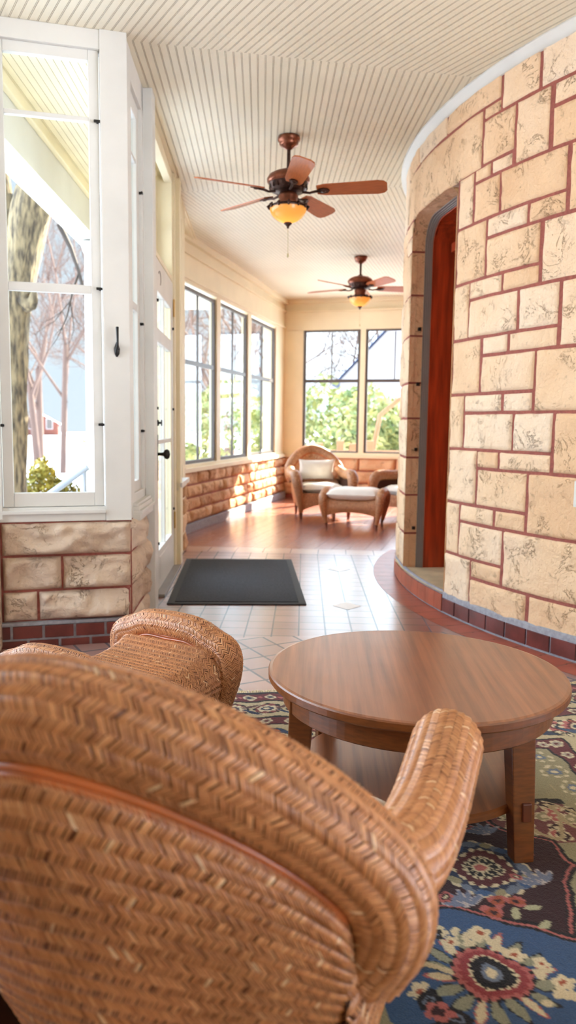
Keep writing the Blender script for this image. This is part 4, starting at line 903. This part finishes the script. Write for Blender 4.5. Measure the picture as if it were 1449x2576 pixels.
# ---- ottoman: two rolled rims running front to back with a woven deck between
def make_ottoman(label,loc,rz,hw=.31,hl=.27,zt=.415):
    ot=thing('rattan_ottoman',label,'ottoman',loc,rz,'rattan ottomans')
    for s in (1,-1):
        P=[(s*(hw-.035),-hl+.035,.05,.020),(s*(hw-.015),-hl+.015,.16,.030),(s*hw,-hl,.27,.043),(s*hw,-hl+.015,.345,.052),(s*hw,-hl+.085,zt-.03,.055),(s*hw,-hl*.35,zt,.055),(s*hw,hl*.35,zt,.055),(s*hw,hl-.085,zt-.03,.055),(s*hw,hl-.015,.345,.052),(s*hw,hl,.27,.043),(s*(hw-.015),hl-.015,.16,.030),(s*(hw-.035),hl-.035,.05,.020)]
        C,L=catmull(P,110); sf,N_,B_=tube_surf(C[:,:3],C[:,3],ref=(1,0,0))
        rm=link('rim',wmesh('rim',[weave(sf,L,.32,.0135,.0058,.0026,seed=20+s,backing=(80,16),vclamp=False)]),ot)
        # double cane piping on the inner face of the rim
        b=MB(); q=C[10:-10]; 
        for d in (0,.010):
            cen=np.array([s*hw,0,.25]); rad=q[:,:3]-cen; rad[:,0]=0; rad/=np.linalg.norm(rad,axis=1,keepdims=True)
            b.tube(q[:,:3]+np.array([-s*1,0,0])*(q[:,3]*.80)[:,None]-rad*(q[:,3]*.55+d)[:,None],.0052,M['cane'],8)
        b.build('piping',ot)
    x1=hw-.035
    def deck(u,v):
        x=-x1+2*x1*u; k=np.abs(x/x1); zc=.315+.055*k**3; y=-hl+.03+(2*hl-.06)*v; e=np.minimum(v,1-v)*(2*hl)
        z=zc-.05*np.clip(1-e/.07,0,1)**2+.0028*np.sin(x*150)*np.clip((k-.35)*4,0,1)*np.clip(1-k,0,1)*1.4
        return np.stack([x,y,z],-1)
    link('deck',wmesh('deck',[weave(deck,2*x1+.08,2*hl,.0130,.0056,.0026,seed=30,backing=(40,30),face=(0,0,1),swap=True)]),ot)
    for s in (1,-1):
        def apron(u,v,s=s):
            x=-x1+2*x1*u; zb=.13+.05*np.clip(1-(x/x1)**2,0,1); zt_=.275+.045*np.abs(x/x1)**3; z=zt_*(1-v)+zb*v; return np.stack([x,s*(hl-.03+.022*np.sin(PI*np.clip(v,0,1)**.7))+0*u,z],-1)
        link('apron',wmesh('apron',[weave(apron,2*x1,.18,.0140,.0062,.0026,seed=33+s,backing=(24,8),face=(0,s,0))]),ot)
        for sx in (1,-1):
            b=MB(); b.tube([(sx*(hw-.04),s*(hl-.04),0),(sx*(hw-.036),s*(hl-.036),.07)],[.014,.02],M['foot'],12); b.build('leg',ot)
    return ot
FLIP.update(orim=False,deck=False,oap=False)
OT1=make_ottoman('rattan ottoman without cushion beside the coffee table, close to the near armchair',(-.35-.546*.29,2.91-.838*.29,.0142),-R(33)-PI/2,hw=.29,hl=.27,zt=.405)
OT2=make_ottoman('rattan ottoman with white cushion in the far room before the two chairs',(1.07,9.18,0),-R(17),hw=.335,hl=.26,zt=.40)
bpy.context.view_layer.update()
b=cushion_mesh('oc',.60,.50,.14); o=b.build('ottoman_cushion',label='white puffy cushion lying on the far ottoman',cat='cushion'); o.matrix_world=OT2.matrix_world@Matrix.Translation((0,0,.385))
# ================================================================== OUTSIDE
GZ=-.9
g=MB(); 
def gz(x,y): return GZ+.25*noise.noise(Vector((x*.05,y*.05,0)))*min(1,max(0,(math.hypot(x,y)-8)/20))
gx=sorted(set([-120,-90,-70,-55,-45,-38,-32,-27,-23,-19,-16,-13,-10,-8,-6,-4,-2,0,2,4,6,8,10,13,16,20,25,30,40,55,75,100,130])); gy=[-60,-40,-25,-15,-8,-4,0,4,8,12,16,20,24,28,33,38,45,52,60,72,90,120,160]
g.grid([[(x,y,gz(x,y)) for y in gy] for x in gx],M['snow'],True,flip=True); g.build('ground',kind='structure',label='snow covered garden ground')
rd=MB(); rd.add([(-60,22,GZ+.02),(-2,27.5,GZ+.02),(-2,31,GZ+.02),(-60,26,GZ+.02)],[(0,1,2,3)],M['road']); rd.build('road',kind='structure',label='pale road across the snowy garden')
class Tree:
    def __init__(s,seed): s.r=random.Random(seed); s.mb=MB()
    def branch(s,p,d,l,r,lev,maxlev,m,spread=.6,up=.15,kids=3,nsides=5,wob=.15):
        n=max(2,int(4-lev*.5)); pts=[p]; q=p.copy(); dd=d.copy()
        for i in range(n):
            dd=(dd+Vector((s.r.uniform(-1,1),s.r.uniform(-1,1),s.r.uniform(-1,1)+up))*wob).normalized(); q=q+dd*(l/n); pts.append(q.copy())
        rr=[r*(1-.5*i/n) for i in range(n+1)]
        s.mb.tube([tuple(a) for a in pts],rr,m,max(3,nsides-lev),cap=False)
        if lev>=maxlev: return
        for k in range(kids+(1 if lev>1 else 0)):
            t=s.r.uniform(.35,1.0) if k else 1.0; a=pts[min(n,max(1,int(t*n)))]
            ax=Vector((s.r.uniform(-1,1),s.r.uniform(-1,1),s.r.uniform(-.5,1))).normalized()
            nd=(dd*(1-.2)+ax*spread).normalized()
            s.branch(a,nd,l*s.r.uniform(.58,.8),r*.55,lev+1,maxlev,m,spread,up,kids,nsides,wob)
def bare_tree(name,x,y,h,r,label,seed,maxlev=5,m='twig',kids=3,lean=(0,0),trunk=.35,group=None,spread=.7):
    t=Tree(seed); base=Vector((0,0,0)); top=Vector((lean[0],lean[1],h*trunk))
    t.mb.tube([tuple(base),tuple(base.lerp(top,.5)),tuple(top)],[r*1.2,r,r*.85],M[m],8)
    for k in range(4):
        a=k*1.57+seed; d=Vector((math.cos(a)*.55,math.sin(a)*.55,1)).normalized(); t.branch(top-Vector((0,0,h*.05*k)),d,h*.27,r*.55,1,maxlev,M[m],spread,.12,kids,6)
    return t.mb.build(name,label=label,cat='tree',loc=(x,y,GZ),group=group)
# oak right outside the left window
ok=MB()
def at(px,py,d): return (( px-667)/1944*d, d, 1.2+(1068-py)/1944*d)
def bark_tube(mb,pts,rad,n=28,ks=40,seed=0):
    C,L=catmull([tuple(p)+(r,) for p,r in zip(pts,rad)],ks); T=np.gradient(C[:,:3],axis=0); T/=np.linalg.norm(T,axis=1,keepdims=True)
    Bn=np.array([0,1.,0])-T*T[:,1:2]; Bn/=np.linalg.norm(Bn,axis=1,keepdims=True); Nn=np.cross(Bn,T); P=[]
    for i in range(ks):
        row=[]
        for j in range(n):
            a=2*PI*j/n; e=C[i,3]*(1+.16*abs(noise.noise(Vector((math.cos(a)*2.6+seed,math.sin(a)*2.6,C[i,2]*1.1))))*2-.1+.05*noise.noise(Vector((a*5,C[i,2]*5,seed)))); row.append(C[i,:3]+e*(math.cos(a)*Nn[i]+math.sin(a)*Bn[i]))
        P.append(row)
    mb.grid(P,M['bark'],True,cv=True)
D=8.6
pts=[at(18,1700,D),at(24,1400,D),at(28,1200,D),at(32,1000,D),at(38,860,D),at(54,745,D),at(70,645,D),at(88,563,D),at(116,490,D),at(152,420,D),at(190,330,D)]
bark_tube(ok,pts,[.21,.185,.172,.168,.170,.188,.195,.212,.20,.185,.16],seed=1)
bark_tube(ok,[at(60,700,D),at(74,770,D-.06),at(90,778,D-.12),at(96,750,D-.15)],[.12,.12,.07,.03],n=18,ks=14,seed=3)
bark_tube(ok,[at(52,720,D),at(38,610,D),at(26,500,D),at(18,400,D),at(8,250,D)],[.12,.10,.085,.07,.06],n=16,seed=5)
tr=Tree(4)
tr.mb=ok
for (px,py,dx,dz,l) in ((140,560,1,.0,1.0),(150,575,.9,-.5,.8),(40,560,-.6,.5,.6),(60,575,.8,.35,.5),(160,590,.5,-.9,1.0)):
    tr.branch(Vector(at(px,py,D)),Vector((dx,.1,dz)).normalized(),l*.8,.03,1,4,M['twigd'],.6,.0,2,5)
ok.build('oak_tree',label='big rough barked oak trunk with a leaning limb right outside the tall left window',cat='tree')
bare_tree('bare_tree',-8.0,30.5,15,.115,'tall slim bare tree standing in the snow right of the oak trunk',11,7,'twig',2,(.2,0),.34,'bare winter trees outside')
bare_tree('bare_tree',-11.2,38,14,.17,'forked bare tree in the snow behind the oak trunk',23,7,'twig',2,(-.3,0),.28,'bare winter trees outside')
bare_tree('bare_tree',-12.8,44,17,.2,'furthest bare tree between oak trunk and forked tree',31,6,'twig',3,(0,0),.3,'bare winter trees outside')
bare_tree('bare_tree',-10,52,17,.2,'bare tree far back above the road seen through the left window',37,6,'twig',3,(0,0),.3,'bare winter trees outside')
for i,(x,y,h,l) in enumerate(((-1.6,34,14,'bare tree beyond the first far window'),(6.2,46,14,'bare tree beyond the left back window'),(0.6,48,17,'tall bare tree behind the evergreen shrubs'),(9.5,30,10,'bare tree beyond the right back window'))):
    bare_tree('bare_tree',x,y,h,.22,l,50+i,5,'twig',3,(0,0),.25,'bare winter trees outside')
def shrub(name,x,y,w,h,label,m,n=2600,seed=0,cat='shrub',leaf=.05,group=None,zb=GZ):
    rg=np.random.default_rng(seed); 
    a=rg.random(n)*2*PI; c=rg.random(n)*2-1; r=.62+.38*rg.random(n)**.5; s=np.sqrt(1-c*c)
    lump=1+.25*np.sin(a*3+seed)*s+.2*np.sin(c*5+a*2)
    P=np.stack([w/2*r*s*np.cos(a)*lump,w/2*r*s*np.sin(a)*lump,h/2+h/2*r*c*lump],1); P[:,2]=np.clip(P[:,2],.02,None)
    d=rg.normal(size=(n,3)); d/=np.linalg.norm(d,axis=1,keepdims=True); e=np.cross(d,rg.normal(size=(n,3))); e/=np.linalg.norm(e,axis=1,keepdims=True); l=leaf*(.6+.8*rg.random(n))[:,None]
    V=np.stack([P-d*l,P+e*l*.45,P+d*l,P-e*l*.45],1).reshape(-1,3); F=np.arange(4*n).reshape(n,4)
    me=npmesh(name,V,F,[M[m]],smooth=False)
    return link(name,me,None,label,cat,group,None,(x,y,zb))
shrub('hedge_bush',-2.85,10.0,.85,1.52,'yellow green leafy bush at the bottom of the left window',"hedge",5200,1,leaf=.045)
for i,(x,y,w,h,l) in enumerate(((-1.2,20,3.2,3.1,'evergreen shrub seen low in the first far window'),(1.6,22,3.4,3.2,'evergreen shrub seen low in the middle far window'),(3.9,19.5,2.6,2.6,'evergreen shrub seen low in the far window next to the corner'),(2.6,19,2.9,2.9,'evergreen shrub behind the left back window'),(4.6,21,3.0,2.8,'evergreen shrub behind the right back window'),(-3.4,24,3.2,2.6,'evergreen shrub far left beyond the porch door'),(6.6,24,3.4,2.8,'evergreen shrub far right near the slate roofed house'))):
    shrub('evergreen_shrub',x,y,w,h,l,'green',2600,5+i,leaf=.11,group='evergreen shrubs outside the far windows')
# houses
def house(x,y,w,d,h,rh,rz,mw,mr,label):
    t=thing('neighbour_house',label,'house',(x,y,GZ),rz)
    b=MB(); b.box(-w/2,w/2,-d/2,d/2,0,h,M[mw]); b.add([(-w/2,-d/2,h),(w/2,-d/2,h),(0,-d/2,h+rh),(-w/2,d/2,h),(w/2,d/2,h),(0,d/2,h+rh)],[(0,1,2),(5,4,3)],M[mw]); b.build('wall',t)
    b=MB(); o=.4
    for s in (-1,1): b.add([(s*(w/2+o),-d/2-o,h-.3),(0,-d/2-o,h+rh+.1),(0,d/2+o,h+rh+.1),(s*(w/2+o),d/2+o,h-.3)],[(0,1,2,3)],M[mr])
    b.build('roof',t)
    for wx in (-w*.25,w*.25):
        b=MB(); b.box(wx-.5,wx+.5,-d/2-.06,-d/2,1.0,2.6,M['hpale']); f=b.build('window',t); b=MB(); b.box(wx-.4,wx+.4,-d/2-.08,-d/2-.05,1.1,2.5,M['dark']); b.build('pane',f)
    b=MB(); b.box(-.4,.4,-d/2-.07,-d/2-.01,h+.2,h+1.3,M['dark']); b.build('attic_window',t)
    return t
house(-34,118,5,5,2.0,1.2,R(12),'hbrick','snow','small red brick house with snowy roof far behind the bare trees')
house(8.6,44,8,8,4.4,4.2,R(-12),'hpale','hroof','pale house with blue slate gable roof beyond the right back window')
# tan fence stubs
for k,(x,w) in enumerate(((1.06,.2),(1.52,.14),(1.78,.15),(2.12,.16))):
    b=MB(); b.box(-w/2,w/2,-.06,.06,0,1.72+.06*(k%2),M['tan'],bev=.02); b.build('fence_post',label=['tan fence post furthest left behind the round backed chair','second tan fence post from the left beyond the back window','third tan fence post from the left beyond the back window','tan fence post nearest the back window mullion'][k],cat='fence post',group='tan fence posts',loc=(x,15.8,GZ))
b=MB(); b.box(-.1,3.2,-.03,.03,1.45,1.58,M['tan'],bev=.01); b.build('fence_rail',label='long tan rail low behind the back windows',cat='fence rail',loc=(1.2,15.9,GZ))
b=MB(); b.tube([(-.45,0,0),(-.5,0,1.6),(-.38,0,2.3),(0,0,2.62),(.5,0,2.72),(1.1,0,2.7)],.05,M['tan'],8); b.build('garden_arch',label='pale curved garden arch beyond the right back window',cat='arch',loc=(2.75,16.2,GZ))
# entry porch roof outside the door
er=MB(); SO=3.13
n=20
for k in range(n): er.box(-1.62+.042*k,-1.62+.042*k+.039,4.32,13.5,SO,SO+.02,M['cream'])
er.box(-1.72,-.76,4.32,13.5,SO+.02,SO+.12,M['cream'])
er.build('entry_roof',label='cream boarded entry porch soffit outside the left window',kind='structure')
e2=MB(); e2.box(-1.70,-1.50,4.32,13.5,2.80,SO+.1,M['white']); e2.box(-1.50,-1.46,4.32,13.5,3.05,SO,M['cream'],bev=.01); e2.build('entry_beam',label='white beam along the edge of the entry porch roof',kind='structure')
b=MB(); b.lathe([(.10,0),(.10,.04),(.085,.06),(.078,1.6),(.07,2.9),(.09,2.95),(.10,3.0)],M['white'],20); b.build('porch_column',label='white round column outside at the right edge of the left window',cat='column',loc=(-1.56,7.1,-.22))
b=MB(); b.box(-.2,.2,-.2,.2,0,.68,M['hbrick'],bev=.02); b.build('brick_pier',label='red brick pier under the white outdoor column',cat='pier',loc=(-1.56,7.1,GZ))
b=MB(); b.tube([(-1.60,6.95,.80),(-1.85,6.95,.62),(-2.4,6.95,.23)],.03,M['steel'],10); b.tube([(-2.3,6.95,.30),(-2.3,6.95,GZ)],.02,M['steel'],8); b.tube([(-1.63,6.95,.78),(-1.63,6.95,-.22)],.02,M['steel'],8); b.build('handrail',label='grey sloping handrail outside at the bottom right of the left window',cat='handrail')
b=MB(); b.box(-1.9,-.86,4.6,8.6,GZ,-.03,M['conc']); b.build('entry_floor',kind='structure',label='concrete entry floor outside the porch door')
SKY_BASE=.60; SKY_SUN=7; SKY_UP=2.0; SKY_BACK=0.2; SKY_LEFT_FILL=5.4; SUN_E=19.0; EXPO=0.9
# ================================================================== LIGHT, WORLD, CAMERA
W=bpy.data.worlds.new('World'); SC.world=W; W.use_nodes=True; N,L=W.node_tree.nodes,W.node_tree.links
bg=N['Background']; tc=N.new('ShaderNodeTexCoord'); sx=N.new('ShaderNodeSeparateXYZ'); L.new(tc.outputs['Generated'],sx.inputs[0])
rp=N.new('ShaderNodeValToRGB'); e=rp.color_ramp.elements; e[0].position=.0; e[0].color=(.76,.87,1,1); e[1].position=.75; e[1].color=(.62,.78,1,1); x=e.new(.2); x.color=(.72,.86,1.0,1); L.new(sx.outputs['Z'],rp.inputs[0])
# brighter toward the sun and overhead / behind, plus an added glow at left
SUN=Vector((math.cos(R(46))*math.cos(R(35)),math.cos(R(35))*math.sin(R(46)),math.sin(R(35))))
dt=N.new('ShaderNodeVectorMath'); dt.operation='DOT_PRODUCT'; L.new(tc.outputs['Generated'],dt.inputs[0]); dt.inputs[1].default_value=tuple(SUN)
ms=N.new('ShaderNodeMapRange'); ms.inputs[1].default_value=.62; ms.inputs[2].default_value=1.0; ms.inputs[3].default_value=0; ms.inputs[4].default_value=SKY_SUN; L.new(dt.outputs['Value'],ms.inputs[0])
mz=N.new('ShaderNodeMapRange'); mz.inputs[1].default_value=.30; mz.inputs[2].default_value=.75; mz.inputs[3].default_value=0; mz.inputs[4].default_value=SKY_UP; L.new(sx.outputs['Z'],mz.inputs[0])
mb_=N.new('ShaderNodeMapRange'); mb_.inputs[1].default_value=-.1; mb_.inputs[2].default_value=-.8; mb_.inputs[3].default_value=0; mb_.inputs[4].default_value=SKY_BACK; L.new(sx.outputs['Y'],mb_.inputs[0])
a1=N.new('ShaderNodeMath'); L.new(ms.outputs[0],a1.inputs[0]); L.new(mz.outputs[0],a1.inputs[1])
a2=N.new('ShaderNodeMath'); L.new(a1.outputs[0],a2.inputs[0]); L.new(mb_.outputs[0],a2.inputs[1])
ml=N.new('ShaderNodeMapRange'); ml.inputs[1].default_value=-.42; ml.inputs[2].default_value=-.85; ml.inputs[3].default_value=0; ml.inputs[4].default_value=SKY_LEFT_FILL; L.new(sx.outputs['X'],ml.inputs[0])  # unseen left part of the sky, raised to light the round wall
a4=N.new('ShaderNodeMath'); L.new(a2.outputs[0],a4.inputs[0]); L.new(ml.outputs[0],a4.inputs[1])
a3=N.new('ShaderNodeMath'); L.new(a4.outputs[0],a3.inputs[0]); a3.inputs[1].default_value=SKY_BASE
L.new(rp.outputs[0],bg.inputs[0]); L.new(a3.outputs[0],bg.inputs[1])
s=bpy.data.lights.new('sun','SUN'); s.energy=SUN_E; s.color=(1,.9,.72); s.angle=R(.6); so=bpy.data.objects.new('sun',s); COL.objects.link(so); so.rotation_euler=(-SUN).to_track_quat('-Z','Y').to_euler(); so.location=(8,8,8)
# camera
cam=bpy.data.cameras.new('camera'); co_=bpy.data.objects.new('camera',cam); COL.objects.link(co_); SC.camera=co_
p,r=R(-6.51),.009
fw=Vector((0,math.cos(p),math.sin(p))); rt=Vector((1,0,0)); up=rt.cross(fw); r2=rt*math.cos(r)+up*math.sin(r); u2=-rt*math.sin(r)+up*math.cos(r)
m=Matrix((r2,u2,-fw)).transposed().to_4x4(); m.translation=Vector((0,0,1.2)); co_.matrix_world=m
cam.sensor_fit='VERTICAL'; cam.sensor_height=36; cam.sensor_width=36*1449/2576; cam.lens=36*1944/2576; cam.shift_x=57.5/2576; cam.clip_start=.05; cam.clip_end=500
cam.dof.use_dof=True; cam.dof.focus_distance=2.45; cam.dof.aperture_fstop=cam.lens/1000/.0085
SC.view_settings.view_transform='Standard'; SC.view_settings.look='None'; SC.view_settings.gamma=1; SC.view_settings.exposure=EXPO; SC.view_settings.use_curve_mapping=False
cy=SC.cycles; cy.use_denoising=True; cy.max_bounces=9; cy.diffuse_bounces=5; cy.glossy_bounces=3; cy.transmission_bounces=4; cy.transparent_max_bounces=12; cy.caustics_reflective=False; cy.caustics_refractive=False; cy.sample_clamp_indirect=6; cy.use_adaptive_sampling=True; cy.adaptive_threshold=.02
